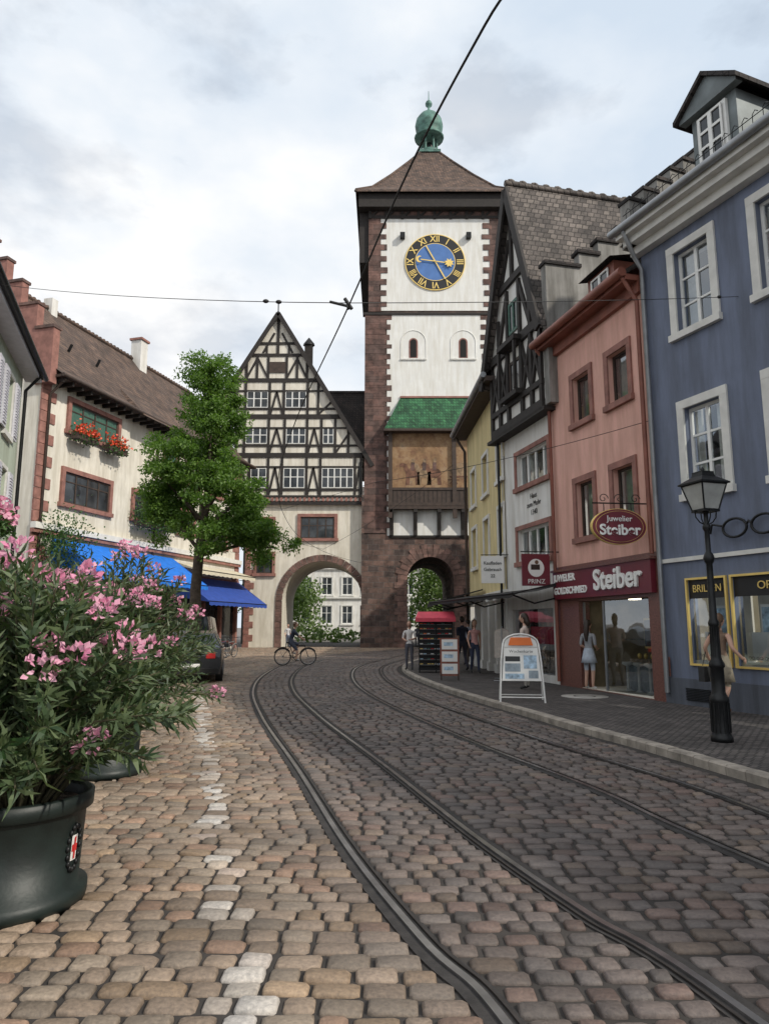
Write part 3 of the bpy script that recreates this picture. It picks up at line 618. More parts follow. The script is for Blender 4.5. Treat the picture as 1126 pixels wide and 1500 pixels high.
# ------------------------------------------------------------------ near left shuttered house
E=empty('shuttered_house',(-12.3,25,0),math.atan2(.951,-.309))
mb=MB('house_walls'); A,B=-20,-5.0
holes=[]
for x in np.arange(A+1.45,B-.8,2.35):
    for c,d in ((6.75,8.35),(4.2,5.8)): holes.append((x-.45,x+.45,c,d))
wall(mb,A,B,0,9.0,holes,'green'); mb.poly([(B,0,0),(B,8,0),(B,8,9.0),(B,0,9.0)],'green')
mb.box(A,B,-.06,-.001,3.35,3.5,'framestone')
for h in holes:
    window(mb,*h,sur='framestone',sw=.1)
    for s_ in (-1,1):
        x=(h[0] if s_<0 else h[1])+s_*.1; a,b_=sorted((x,x+s_*.5)); mb.box(a,b_,-.10,-.05,h[2],h[3],'shutter')
        for k in range(18): z=h[2]+.08+k*(h[3]-h[2]-.16)/18; mb.box(a+.06,b_-.06,-.125,-.1,z,z+.045,'shutter')
mb.box(A+.5,B-.5,-.04,-.0015,.5,3.0,'dglass')
mb.done(E)
mb=MB('house_roof'); mb.raw([(A,-.5,9.05),(B+.45,-.5,9.05),(B+.45,4,11.6),(A,4,11.6)],[(0,1,2,3)],'roofdark'); mb.raw([(B+.45,-.5,9.05),(B+.45,8.5,9.05),(B+.45,4,11.6)],[(0,1,2)],'roofdark')
mb.box(A,B+.4,-.45,0,8.92,9.03,'shutter'); mb.tube([(A,-.55,9.1),(B+.5,-.55,9.1)],.08,'metal'); mb.tube([(B-.1,-.5,9.0),(B-.1,-.12,8.5),(B-.1,-.12,.1)],.05,'metal'); mb.done(E)
box_plants(E,'petunias',-11.5,-9.5,4.15,-.35,.3,500,500,MF,.4); box_plants(E,'petunias_b',-9.2,-7.6,4.15,-.35,.3,350,400,MF,.4)

# ------------------------------------------------------------------ right row
def sashwin(mb,a,b_,c,d,sur,fr='frame'):
    window(mb,a,b_,c,d,fr=fr,nv=1,nh=(.34,.67),sur=sur,sw=.17)
E=empty('blue_optician_house',(5.7,14.7,0),math.atan2(-.925,.38)); B=27  # unseen length past the frame added so its shadow covers more road
mb=MB('house_walls'); holes=[]
xs=[(.93,1.83),(2.92,3.82),(5.1,6.0),(7.4,8.3),(10,10.9)]
for a,b_ in xs: holes+= [(a,b_,7.55,9.3),(a,b_,4.2,5.95)]
shops=[(.72,1.62,.9,2.5),(1.78,3.6,.9,2.5),(4.2,6.5,.9,2.5),(7,9.5,.9,2.5)]
wall(mb,0,B,.6,9.9,holes+shops,'blue'); mb.box(0,B,-.05,0,0,.6,'blueplinth'); mb.poly([(0,0,0),(0,0,9.9),(0,9,9.9),(0,9,0)],'blue')
mb.box(0,B,-.05,-.001,2.88,2.96,'framestone')
for h in holes: sashwin(mb,*h,'framestone')
for h in shops:
    a,b_,c,d=h; mb.box(a-.04,b_+.04,-.05,-.002,d,d+.04,'gold'); mb.box(a-.04,b_+.04,-.05,-.002,c-.04,c,'gold'); mb.box(a-.04,a,-.05,-.002,c,d,'gold'); mb.box(b_,b_+.04,-.05,-.002,c,d,'gold')
    mb.poly([(a,.05,c),(b_,.05,c),(b_,.05,d),(a,.05,d)],'glass'); mb.box(a,b_,.02,.045,d-.36,d,'black'); mb.box(a,b_,.6,.65,c,d,'cream'); mb.box(a,b_,.06,.6,c,c+.06,'frame')
    mb.box(a+.2,b_-.2,.4,.43,c+.35,d-.5,'signwhite'); mb.box(a+.25,b_-.25,.37,.395,c+.6,d-.55,'poster'); mb.box(a+.1,a+.45,.25,.27,c+.1,c+.6,'signwhite')
    for i in range(int((b_-a)/.17)):
        x=a+.1+i*.17; mb.tube([(x-.03+.03*math.cos(t),.2,c+.14+.025*math.sin(t)) for t in np.linspace(0,6.28,9)],.005,'black',4,False); mb.tube([(x+.04+.03*math.cos(t),.2,c+.14+.025*math.sin(t)) for t in np.linspace(0,6.28,9)],.005,'black',4,False)
for i in range(8): mb.box(.55,1.15,-.075,-.051,.2+i*.03,.215+i*.03,'metal')
mb.box(.02,.17,-.06,-.0505,.62,1.0,'shopred')
mb.done(E)
text(E,'BRILLEN',.2,(1.17,.0,2.32),'gold',sx=.95); text(E,'OPTIK',.2,(2.6,.0,2.32),'gold',sx=1.1)
mb=MB('house_roof')
mb.box(-.1,B,-.4,.1,9.9,10.05,'framestone'); mb.box(-.15,B,-.55,.1,10.05,10.17,'framestone'); mb.box(-.1,B,-.2,.0,9.72,9.9,'framestone')
mb.tube([(-.25,-.62,10.22),(B,-.62,10.22)],.085,'zinc'); mb.tube([(.12,-.58,10.15),(.12,-.3,9.6),(.1,-.1,9.35),(.1,-.1,.3)],.05,'zinc')
mb.poly([(-.1,-.5,10.25),(B,-.5,10.25),(B,2.6,13.1),(-.1,2.6,13.1)],'roofgrey'); mb.poly([(-.1,2.6,13.1),(B,2.6,13.1),(B,6,14.2),(-.1,6,14.2)],'roofgrey'); mb.poly([(-.1,-.5,9.9),(-.1,2.6,13.1),(-.1,6,14.2),(-.1,6,9.9)],'roofgrey')
for i in range(90):
    x=i*.22; mb.tube([(x,-.35,10.4),(x,-.35,10.72),(x+.06,-.35,10.78),(x+.12,-.35,10.72)],.009,'metal',4)
for z in (10.48,10.68): mb.tube([(-.1,-.35,z),(B,-.35,z)],.011,'metal',4)
for dx in (1.95,6.2):
    mb.box(dx-.55,dx+.55,.28,3.0,10.5,12.1,'lead'); mb.box(dx-.36,dx+.36,.2,.27,10.85,12.0,'frame')
    farwin(mb,dx-.29,dx+.29,10.9,11.94,.2,'frame',1,(.33,.66),.04)
    mb.prism([(dx-.72,12.1),(dx+.72,12.1),(dx+.72,12.2),(dx,12.72),(dx-.72,12.2)],.1,.28,'lead')
    for s_ in (-1,1): mb.raw([(dx,0,12.82),(dx+s_*.8,0,12.2),(dx+s_*.8,3,12.2),(dx,3,12.82),(dx,0,12.72),(dx+s_*.8,0,12.1),(dx+s_*.8,3,12.1),(dx,3,12.72)],[(0,1,2,3),(4,5,6,7),(0,1,5,4),(1,2,6,5)],'roofdark')
for i in range(9): mb.box(-.18,.12,-.35+i*.42,.07+i*.42,9.9,10.95+i*.36,'greywall'); mb.box(-.22,.16,-.38+i*.42,.1+i*.42,10.95+i*.36,11.03+i*.36,'roofdark')
mb.done(E)
mb=MB('spectacles_ornament')
for cx in (2.0,2.62,): mb.tube([(cx+.26*math.cos(t),-.1,3.38+.17*math.sin(t)) for t in np.linspace(0,2*math.pi,20)],.025,'metal',6)
mb.tube([(2.26,-.1,3.42),(2.31,-.1,3.47),(2.36,-.1,3.42)],.022,'metal',6); mb.tube([(1.74,-.1,3.44),(1.5,-.1,3.5),(1.4,-.05,3.34)],.022,'metal',6); mb.tube([(2.88,-.1,3.44),(3.3,-.1,3.5)],.022,'metal',6)
mb.done(E)

E=empty('pink_jeweller_house',(5.7,14.7,0),math.atan2(-.968,.25))
mb=MB('house_walls'); A=-4.4
holes=[(-1.5,-.7,6.75,7.95),(-3.15,-2.35,6.75,7.95),(-1.52,-.72,3.8,5.2),(-3.2,-2.4,3.8,5.2)]
wall(mb,A,0,3.15,9.2,holes,'pink')
for h in holes: window(mb,*h,fr='wood',nv=0,nh=(),sur='trim',sw=.15,inner='curtain')
wall(mb,A,0,.0,3.15,[(-3.3,-.42,.12,2.22)],'shopred',-.03,.3)
mb.box(-3.4,-.2,3.2,3.25,0,2.4,'shopwall'); mb.box(-3.5,-3.4,.25,3.2,0,2.4,'shopwall'); mb.box(-.2,-.1,.25,3.2,0,2.4,'shopwall'); mb.box(-3.4,-.2,.25,3.2,2.3,2.35,'wood'); mb.box(-3.4,-.2,-.02,3.2,.11,.13,'cream')
for x in (-2.9,-1.9,-.9): mb.box(x-.12,x+.12,1.2,1.4,2.26,2.3,'shoplight'); mb.box(x-.3,x+.3,3.1,3.2,.4,1.9,'wood'); mb.box(x-.25,x+.25,3.0,3.1,1.2,1.25,'display')
mb.done(E)
mb=MB('shop_window')
mb.poly([(-2.3,.05,.15),(-.44,.3,.15),(-.44,.3,2.2),(-2.3,.05,2.2)],'glass')
for x,y in ((-2.3,.05),(-3.28,.1),(-.46,.28)): mb.box(x-.025,x+.025,y-.02,y+.03,.12,2.2,'zinc')
mb.box(-2.2,-.5,.5,1.1,.15,.75,'signgrey'); mb.box(-2.2,-.5,.5,1.1,1.3,1.32,'glass'); mb.box(-2.1,-.6,.55,1.0,.77,.86,'display'); mb.box(-2.0,-1.4,.9,.95,1.1,1.8,'gold'); mb.box(-1.95,-1.45,.87,.9,1.15,1.75,'wood')
for i in range(7): mb.ell((-2.0+i*.24,.75,.93),(.05,.05,.07),'gold',8,5)
for i in range(4): mb.lathe([(.1,.15),(.03,.2),(.03,.7),(.14,.75),(.12,.8),(0,.8)],(-2+i*.42,.42,0),'frame',10)
mb.done(E)
mb=MB('shop_sign_band'); mb.box(-4.35,-.1,-.16,-.035,2.3,3.0,'signred'); mb.box(-4.4,-.05,-.2,-.035,3.0,3.06,'shopred'); mb.done(E)
text(E,'Steiber',.66,(-1.35,-.18,2.66),'signlit',ext=.03,bold=.014); text(E,'JUWELIER',.25,(-4.28,-.17,2.83),'signlit',align='LEFT',ext=.01,bold=.008); text(E,'GOLDSCHMIED',.235,(-4.28,-.17,2.5),'signlit',align='LEFT',ext=.01,bold=.008)
mb=MB('house_roof'); mb.box(A,0,-.42,.05,9.15,9.28,'eavered'); mb.tube([(A,-.5,9.32),(0,-.5,9.32)],.11,'eavered'); mb.box(A,0,-.12,0,8.9,9.15,'eavered')
mb.poly([(A,-.45,9.35),(0,-.45,9.35),(0,5,13.4),(A,5,13.4)],'roofgrey')
mb.box(-2.7,-1.5,.3,2.2,9.6,10.5,'eavered'); mb.poly([(-2.85,.1,10.5),(-1.35,.1,10.5),(-1.35,3,11.1),(-2.85,3,11.1)],'roofdark'); farwin(mb,-2.5,-1.7,9.8,10.4,.3,'frame',1,(),.05)
mb.tube([(A+.08,-.45,9.25),(A+.08,-.1,8.8),(A+.08,-.1,.2)],.05,'eavered'); mb.tube([(-.1,-.45,9.25),(-.08,-.12,8.7),(-.08,-.12,3.1)],.05,'eavered')
mb.done(E)
SG=empty('oval_hanging_sign',(0,0,0)); SG.parent=E; SG.location=(-.27,-.75,3.67); SG.rotation_euler=(0,0,math.radians(82))
mb=MB('oval_board'); n=40
for r_,y0,m_ in ((1,.045,'gold'),(.97,.055,'signred'),(.87,.06,'gold'),(.855,.064,'signred')): mb.prism([(r_*.60*math.cos(2*math.pi*i/n),r_*.38*math.sin(2*math.pi*i/n)) for i in range(n)],-y0,y0,m_)
mb.tube([(-.55,0,.5),(.72,0,.5)],.016,'metal',6); mb.tube([(.3,0,.32),(.3,0,.5)],.01,'metal',6); mb.tube([(-.3,0,.32),(-.3,0,.5)],.01,'metal',6); mb.tube([(.72,0,.75),(.72,0,.35)],.016,'metal',6)
for cx,sg in ((-.3,1),(.4,1),(.05,-1)): mb.tube([(cx+sg*.11*math.cos(t)*(1-t/9),0,.6+.11*math.sin(t)*(1-t/9)) for t in np.linspace(0,7.5,20)],.009,'metal',5)
mb.done(SG); text(SG,'Steiber',.31,(0,-.075,-.08),'signlit',ext=.008,bold=.008); text(SG,'Juwelier',.17,(0,-.075,.16),'signlit',ext=.006)

E=empty('white_half_timbered_gable_house',(4.65,18.8,0),math.atan2(-.972,.233))
mb=MB('house_walls'); A=-3.75
holes=[(-2.55,-.45,5.75,6.75),(-2.6,-.5,3.5,4.45)]
wall(mb,A,0,.0,7.6,holes+[(-3.2,-.5,.3,2.1)],'pale')
for h in holes: window(mb,*h,fr='frame',nv=3,nh=(),sur='trim',sw=.13,inner='curtain')
mb.poly([(-3.2,.1,.3),(-.5,.1,.3),(-.5,.1,2.1),(-3.2,.1,2.1)],'glass'); mb.box(-3.3,-.4,1.5,1.55,0,2.3,'shopwall'); mb.box(-3.1,-.6,.4,1.0,.3,.9,'display'); mb.box(-3,-1.2,.5,.6,1.1,1.6,'redcloth')
mb.prism([(A-.0,7.6),(0,7.6),(0,10.3),(-1.75,15.0),(A,10.1)],-.25,-.0,'pale'); mb.poly([(A,-.25,7.6),(A,-.25,10.1),(A,6,10.1),(A,6,7.6)],'pale')
mb.poly([(A,0,0),(A,0,7.6),(A,6,7.6),(A,6,0)],'pale')
mb.done(E)
for i,s in enumerate(('Haus','zum Mohr','1340')): text(E,s,.22,(-1.45,-.01,5.35-i*.24),'metal',ext=.003,name='house_inscription')
mb=MB('timber_frame'); y0,y1=-.34,-.25
for z,w in ((7.65,.28),(8.3,.16),(10.1,.28),(12.2,.22)):
    hw=min(1.9,max(0,(15.0-z)/2.7)); mb.box(max(A,-1.8-hw),min(0,-1.8+hw),y0-.01,y1,z-w/2,z+w/2,'timber')
for x in (A+.1,-3.0,-2.35,-1.35,-.7,-.1): mb.box(x-.08,x+.08,y0,y1,7.7,10.1,'timber')
for x in (-3.0,-2.3,-1.4,-.7): mb.box(x-.07,x+.07,y0,y1,10.2,12.0 if abs(x+1.85)<.6 else 11.3,'timber')
for a,b_ in ((A+.1,-3.0),(-3.0,-2.35),(-1.35,-.7),(-.7,-.1)): mb.beam(a,8.3,b_,9.9,.11,y0+.01,y1,'timber'); mb.beam(b_,8.3,a,9.9,.11,y0+.014,y1,'timber')
mb.beam(-3.0,10.3,-2.3,11.9,.14,y0+.01,y1,'timber'); mb.beam(-.7,10.3,-1.4,11.9,.14,y0+.01,y1,'timber'); mb.box(-1.93,-1.77,y0,y1,12.2,14.6,'timber'); mb.beam(-2.7,12.3,-2.0,13.6,.13,y0+.01,y1,'timber'); mb.beam(-1.0,12.3,-1.7,13.6,.13,y0+.01,y1,'timber')
farwin(mb,-2.25,-1.45,8.5,9.6,-.25,'wood',1,()); farwin(mb,-2.2,-1.5,10.5,11.5,-.25,'gshutter',1,())
mb.box(-2.5,-1.2,-.6,-.34,10.0,10.15,'timber'); mb.box(-2.45,-1.25,-.55,-.34,8.35,8.5,'timber')
for x in (-2.45,-1.3): mb.box(x-.05,x+.05,-.58,-.5,8.5,10,'timber')
mb.done(E)
mb=MB('house_roof'); ap=(-1.7,15.3)
for ex,ez in ((.25,9.9),(A-.3,9.5)):
    mb.raw([(ap[0],-.5,ap[1]),(ex,-.5,ez),(ex,9,ez),(ap[0],9,ap[1]),(ap[0],-.5,ap[1]-.18),(ex,-.5,ez-.18),(ex,9,ez-.18),(ap[0],9,ap[1]-.18)],[(0,1,2,3),(7,6,5,4),(1,5,6,2)],'roofgrey'); mb.beam(ap[0],ap[1]-.2,ex,ez-.2,.28,-.56,-.48,'timber')
mb.tube([(ap[0],-.5,15.33),(ap[0],9,15.33)],.1,'roofgrey',6); mb.box(A-.3,.1,-.35,0,7.45,7.55,'timber')
for i in range(24): mb.ell((ap[0],-.3+i*.4,15.42),(.09,.15,.07),'roofgrey',6,4)
mb.tube([(A+.05,-.3,9.5),(A+.05,-.12,7.3),(A+.05,-.12,.2)],.045,'metal')
mb.done(E)
mb=MB('stepped_party_wall')
mb.box(.02,.3,-.25,.8,7.6,11.6,'greywall')
for i in range(8): mb.box(.02,.3,.8+i*.62,1.42+i*.62,9,12.05+i*.44,'greywall'); mb.box(-.04,.36,.74+i*.62,1.46+i*.62,12.05+i*.44,12.16+i*.44,'roofdark')
mb.box(-.04,.36,-.3,.84,11.6,11.7,'roofdark'); mb.box(.02,.3,0,6,8,9,'greywall'); mb.done(E)
awning(E,'awning_black',A-3.5,.05,2.66,2.45,1.3,'awnblack',val=.12)
SG=empty('square_hanging_sign'); SG.parent=E; SG.location=(-.12,-.65,3.08); SG.rotation_euler=(0,0,math.radians(84))
mb=MB('board'); mb.box(-.38,.38,-.03,.03,-.42,.42,'signred'); mb.prism([(.22*math.cos(2*math.pi*i/20),.05+.24*math.sin(2*math.pi*i/20)) for i in range(20)],-.036,.036,'signwhite'); mb.tube([(-.4,0,.48),(.65,0,.48)],.015,'metal',6); mb.box(-.14,.1,-.04,.04,.0,.14,'hairdark'); mb.ell((.02,-.03,.2),(.07,.01,.07),'hairbrown'); mb.done(SG); text(SG,'PRINZ',.17,(0,-.04,-.31),'signwhite')

E=empty('yellow_house',(3.8,22.2,0),math.atan2(-1,.04))
mb=MB('house_walls'); A=-7.2
holes=[(-.95,-.1,6.35,7.75),(-3.6,-2.6,6.35,7.75),(-6.2,-5.2,6.35,7.75),(-.95,-.1,3.9,5.4),(-3.6,-2.6,3.9,5.4),(-6.2,-5.2,3.9,5.4)]
wall(mb,A,0,2.7,9.5,holes,'yellow')
for h in holes: window(mb,*h,fr='frame',nv=1,nh=(.6,),sur='framestone',sw=.13)
mb.poly([(A,0,0),(A,0,9.5),(A,8,9.5),(A,8,0)],'yellow'); mb.poly([(0,0,7),(0,8,7),(0,8,9.5),(0,0,9.5)],'yellow')
for x in np.arange(A+.2,0,1.35): mb.box(x-.17,x+.17,-.05,.3,0,2.6,'frame'); mb.box(x-.22,x+.22,-.1,.34,2.45,2.6,'frame'); mb.box(x-.22,x+.22,-.1,.34,.1,.4,'frame')
mb.box(A,0,-.1,.2,2.6,2.75,'framestone'); mb.box(A,0,.9,.95,0,2.7,'wood'); mb.box(A,0,.8,.9,.3,2.3,'dglass'); mb.box(A,0,.5,.8,.5,1.3,'display')
mb.done(E)
mb=MB('house_roof'); mb.box(A-.3,.1,-.55,0,9.5,9.66,'wood'); mb.tube([(A-.3,-.6,9.7),(.1,-.6,9.7)],.1,'zinc'); mb.poly([(A-.3,-.6,9.7),(.1,-.6,9.7),(.1,3.5,12.6),(A-.3,3.5,12.6)],'roofdark'); mb.poly([(A-.3,-.6,9.7),(A-.3,3.5,12.6),(A-.3,8,9.7)],'roofdark')
mb.tube([(A+.1,-.55,9.6),(A+.1,-.12,8.9),(A+.1,-.12,.2)],.06,'wood')
mb.done(E); awning(E,'awning_dark',A-3.5,-3.6,2.95,2.6,1.3,'awnblack',val=.15)
SG=empty('white_shop_sign'); SG.parent=E; SG.location=(.1,-.45,3.35); SG.rotation_euler=(0,0,math.radians(85)); mb=MB('board'); mb.box(-.35,.35,-.03,.03,-.42,.42,'signwhite'); mb.tube([(-.35,0,.46),(.5,0,.46)],.015,'metal',6); mb.done(SG)
for i,s in enumerate(('Kaufladen','Gebrauch','22')): text(SG,s,.14,(0,-.04,.2-i*.2),'metal')

E=empty('rear_row_house',(6.5,33,0)); mb=MB('house_walls'); mb.box(0,9,0,18,0,9,'cream'); mb.box(-.3,9,-.2,18.2,9,9.2,'wood')
mb.raw([(-.4,-.3,9.2),(9,-.3,9.2),(9,18.3,9.2),(-.4,18.3,9.2),(4.3,-.3,13),(4.3,18.3,13)],[(0,1,4),(0,4,5,3),(1,2,5,4),(2,3,5)],'roofdark'); mb.done(E)

# ------------------------------------------------------------------ beyond the gates
def bushmass(name,pts,n,m,size=.35):
    P=[];D=[]
    for (x,y,z,r) in pts:
        k=int(n*r*r); v=rnd3(k)*r*np.random.uniform(.5,1.15,(k,1)); v[:,2]*=.85; P.append(v+[x,y,z]); D.append(rnd3(k)+[0,0,.2])
    return leaves(name,np.concatenate(P),np.concatenate(D),size,size*.7,m)
MD=leafmat('distant_leaf',(.06,.11,.03),(.15,.22,.06),.3)
pts=[(R(-16,-8.6),R(80,88),R(1,8),R(1.3,2.4)) for i in range(24)]+[(R(-8.5,-3),R(72,76),R(.4,.9),.8) for i in range(9)]+[(5.6+R(-2.2,2.2),76+R(-2,2),R(2.5,8),1.4) for i in range(22)]+[(-9.6+R(-1.2,1.2),72+R(-2,2),R(3,8),1.3) for i in range(10)]
bushmass('distant_trees',pts,90,MD,.38)
E=empty('distant_apartment_house',(-8,98,0)); mb=MB('house_walls'); wall(mb,-10,24,0,17,[],'pale')
for i in range(12):
    for j in range(4): farwin(mb,-9+i*2.8,-7.6+i*2.8,2+j*3.9,4.4+j*3.9,0,'frame',1,(.6,),sur='framestone',sw=.15)
mb.box(-10,24,-.3,0,5.4,5.6,'framestone'); mb.box(-10,24,-.3,0,9.4,9.6,'framestone')
mb.poly([(-10,-.6,17),(24,-.6,17),(24,5,22),(-10,5,22)],'roofgrey'); mb.done(E)

# ------------------------------------------------------------------ street tree
E=empty('street_tree',(-7.45,28.3,0)); mb=MB('trunk'); bark=plain('bark',(.085,.065,.05),.95,0,.4,8,.7)
mb.tube([(0,0,0),(.02,0,1.5),(-.05,.05,3),(.05,0,4.6),(.2,.05,6.2),(.35,0,8),(.3,.1,9.8),(.4,.1,11.4)],[.3,.24,.21,.19,.15,.11,.07,.03],bark,10)
cl=[]
def limb(a,b_,r):
    a=Vector(a);b_=Vector(b_); m_=(a+b_)/2+Vector((R(-.2,.2),R(-.2,.2),R(0,.35))); mb.tube([a,m_,b_],[r,r*.7,r*.25],bark,6)
    cl.append((b_,1)); cl.append(((m_+b_)/2,.8))
    for k in range(2):
        e=m_.lerp(b_,.5)+Vector((R(-.6,.6),R(-.6,.6),R(-.3,.5))); mb.tube([m_.lerp(b_,.2),e],[r*.4,r*.12],bark,5); cl.append((e,.5))
tips=[((.05,0,4.6),(-1.5,-.2,5.9)),((.05,0,4.5),(1.9,.3,5.6)),((.1,0,5.0),(2.6,-.3,5.8)),((.1,0,5.3),(1.3,1.2,6.4)),((.1,0,5.6),(-1.3,1.0,7.0)),((.15,0,5.8),(-1.7,-.6,7.8)),((.2,0,6),(1.5,-.5,7.5)),((.2,0,6.4),(.2,-1.3,7.6)),((.25,0,7),(-1.1,.3,9.3)),((.3,0,7.5),(1.2,.2,9.4)),((.3,0,8),(.3,-.9,10.0)),((.3,0,8.8),(-.5,.2,10.9)),((.3,0,9),(.9,.1,11.2)),((.35,0,10),(.35,0,12.2)),((0.1,0,5.2),(2.2,.2,7.0)),((.1,0,5.2),(-2.1,.3,6.6)),((.3,0,8.6),(.7,.5,11.9)),((.05,0,4.4),(3.1,0,4.7)),((.05,0,4.2),(1.0,-1.0,5.4)),((.2,0,6.6),(.6,.9,8.6)),((.2,0,6),(-.6,-.9,8.4))]
for a,b_ in tips: limb(a,b_,R(.06,.1))
mb.done(E)
P=[];D=[]
for c,w in cl:
    for k in range(4):
        cc=np.array(c)+np.random.normal(0,.38,3); r_=R(.2,.52); n=int(520*r_); v=rnd3(n)*r_*np.random.uniform(.25,1.2,(n,1)); v[:,2]*=.7; P.append(v+cc); D.append(rnd3(n)+[0,0,-.35])
P=np.concatenate(P);D=np.concatenate(D); leaves('crown_leaves',P,D,np.random.uniform(.10,.18,len(P)),np.random.uniform(.05,.09,len(P)),ML,E)

# ------------------------------------------------------------------ oleanders in pots
def oleander(name,x,y,pr,ph,R0,top,ns,seed):
    random.seed(seed); E=empty(name,(x,y,0)); mb=MB('pot')
    mb.lathe([(0,.03),(pr*.98,.03),(pr*1.02,.0),(pr*1.05,.05),(pr*1.05,.10),(pr*.92,.11),(pr*.98,ph-.1),(pr*1.0,ph-.09),(pr*1.07,ph-.08),(pr*1.08,ph),(pr*1.02,ph+.01),(pr*.97,ph-.02),(pr*.95,ph-.07)],(0,0,0),'pot',48); mb.lathe([(0,ph-.07),(pr*.96,ph-.07)],(0,0,0),'soil',32)
    st=plain('oleander_stem',(.10,.09,.05),.8); LP=[];LD=[];FP=[];FD=[];LL=[]
    for i in range(ns):
        a=R(0,2*math.pi); sp=R(.05,1)**.6; tip=Vector((math.cos(a)*R0*sp,math.sin(a)*R0*sp,ph+(top-ph)*(1-.72*sp**2.3)*R(.68,1.03)))
        if i%5==0: tip.z*=.72
        b0=Vector((math.cos(a)*pr*.5*sp,math.sin(a)*pr*.5*sp,ph-.08)); mid=b0.lerp(tip,.5)+Vector((-math.cos(a)*.05,-math.sin(a)*.05,.14)); pts=[b0,b0.lerp(mid,.5)+Vector((0,0,.03)),mid,mid.lerp(tip,.55)+Vector((0,0,.04)),tip]
        mb.tube(pts,[.011,.01,.008,.006,.004],st,5,False)
        for k in range(18):
            t=.28+.72*k/17; j=min(3,int(t*4)); q=pts[j].lerp(pts[j+1],t*4-j) if j<4 else tip; dr=(pts[min(j+1,4)]-pts[j]).normalized(); ph0=R(0,6)
            for w in range(3):
                an=ph0+w*2.09; ref=dr.cross(Vector((0,0,1))+Vector((.01,0,0))).normalized(); r2=dr.cross(ref)
                d=dr*R(.5,1.2)+(ref*math.cos(an)+r2*math.sin(an))*.85+Vector((0,0,R(-.3,.2))); LP.append(tuple(q)); LD.append(tuple(d)); LL.append(R(.09,.18))
        if random.random()<.27 and tip.z>top*.64 or random.random()<.05:
            for k in range(30): v=Vector((R(-1,1),R(-1,1),R(-.6,1)))*.06; FP.append(tuple(tip+Vector((0,0,.05))+v)); FD.append((v.x+R(-.02,.02),v.y+R(-.02,.02),v.z+.02))
    mb.done(E); leaves('leaves',LP,LD,np.array(LL),np.random.uniform(.02,.031,len(LP)),MO,E,.35)
    if FP: leaves('flowers',FP,FD,np.random.uniform(.035,.055,len(FP)),.04,MF,E,.5)
    return E
O1=oleander('potted_oleander',-2.2,4.45,.41,.62,.98,2.0,185,3)
O2=oleander('potted_oleander',-3.05,8.1,.37,.66,1.2,2.45,210,5)
O3=oleander('potted_oleander',-4.3,10.9,.4,.7,1.2,2.3,120,9)
mb=MB('pot_badge')
def pc(a,z,o=.004): r=.41*(.92+.06*(z-.11)/.41)+o; return (r*math.cos(a),r*math.sin(a),z)
def patch(a0,a1,z0,z1,m,o): mb.raw([pc(a,z,o) for z in (z0,z1) for a in (a0,(a0+a1)/2,a1)],[(0,1,4,3),(1,2,5,4)],m)
patch(-.20,-.06,.26,.40,'signwhite',.005); patch(-.19,-.07,.31,.35,'redw',.008); patch(-.15,-.11,.27,.39,'redw',.010)
for i in range(16): t=i*.39; mb.ell(pc(-.13+.15*math.cos(t),.33+.12*math.sin(t),.006),(.014,.014,.018),'metal',6,5)
mb.done(O1)
random.seed(11)
E=empty('yucca_plant',(-2.75,3.9,0)); mb=MB('pot'); mb.lathe([(0,0),(.25,0),(.3,.5),(.32,.5),(.28,.48),(0,.46)],(0,0,0),'pot',24)
for i in range(26):
    a=R(0,6.28); l=R(.5,.9); d=Vector((math.cos(a),math.sin(a),0)); s=d.cross(Vector((0,0,1)))*.02; b0=Vector((0,0,.5)); m_=d*l*.5+Vector((0,0,.75+R(0,.3))); e=d*l+Vector((0,0,.7+R(-.1,.5)))
    mb.raw([b0-s,b0+s,m_+s,e,m_-s],[(0,1,2,3,4)],MP2)
mb.done(E)

# ------------------------------------------------------------------ street lamp
E=empty('street_lamp',(4.46,9.75,.1)); mb=MB('post')
mb.lathe([(0,0),(.14,0),(.14,.06),(.125,.08),(.115,.12),(.115,.5),(.125,.52),(.125,.56),(.10,.6),(.085,.64),(.085,.95),(.10,.97),(.10,1.01),(.075,1.06),(.062,1.1),(.055,1.5),(.07,1.52),(.07,1.56),(.05,1.6),(.042,2.2),(.042,2.35),(.06,2.38),(.075,2.43),(.06,2.48),(.035,2.52),(.033,2.8),(.055,2.84),(.055,2.88),(.03,2.92),(.03,3.05),(.07,3.1)],(0,0,0),'metal',12)
for i in range(12):
    t=i*math.pi/6; mb.tube([(.118*math.cos(t),.118*math.sin(t),.12),(.118*math.cos(t),.118*math.sin(t),.5)],.009,'metal',5); mb.tube([(.06*math.cos(t),.06*math.sin(t),1.1),(.055*math.cos(t),.055*math.sin(t),1.5)],.006,'metal',5)
for s_ in (-1,1):
    for ax in (0,1):
        f=lambda x,z:(x*s_,0,z) if ax==0 else (0,x*s_,z)
        mb.tube([f(.03,2.9),f(.09,2.93),f(.14,3.0),f(.15,3.1)],.009,'metal',6)
mb.done(E)
mb=MB('lantern'); a,b_=.115,.205; z0,z1=3.1,3.46
q=[(-1,-1),(1,-1),(1,1),(-1,1)]
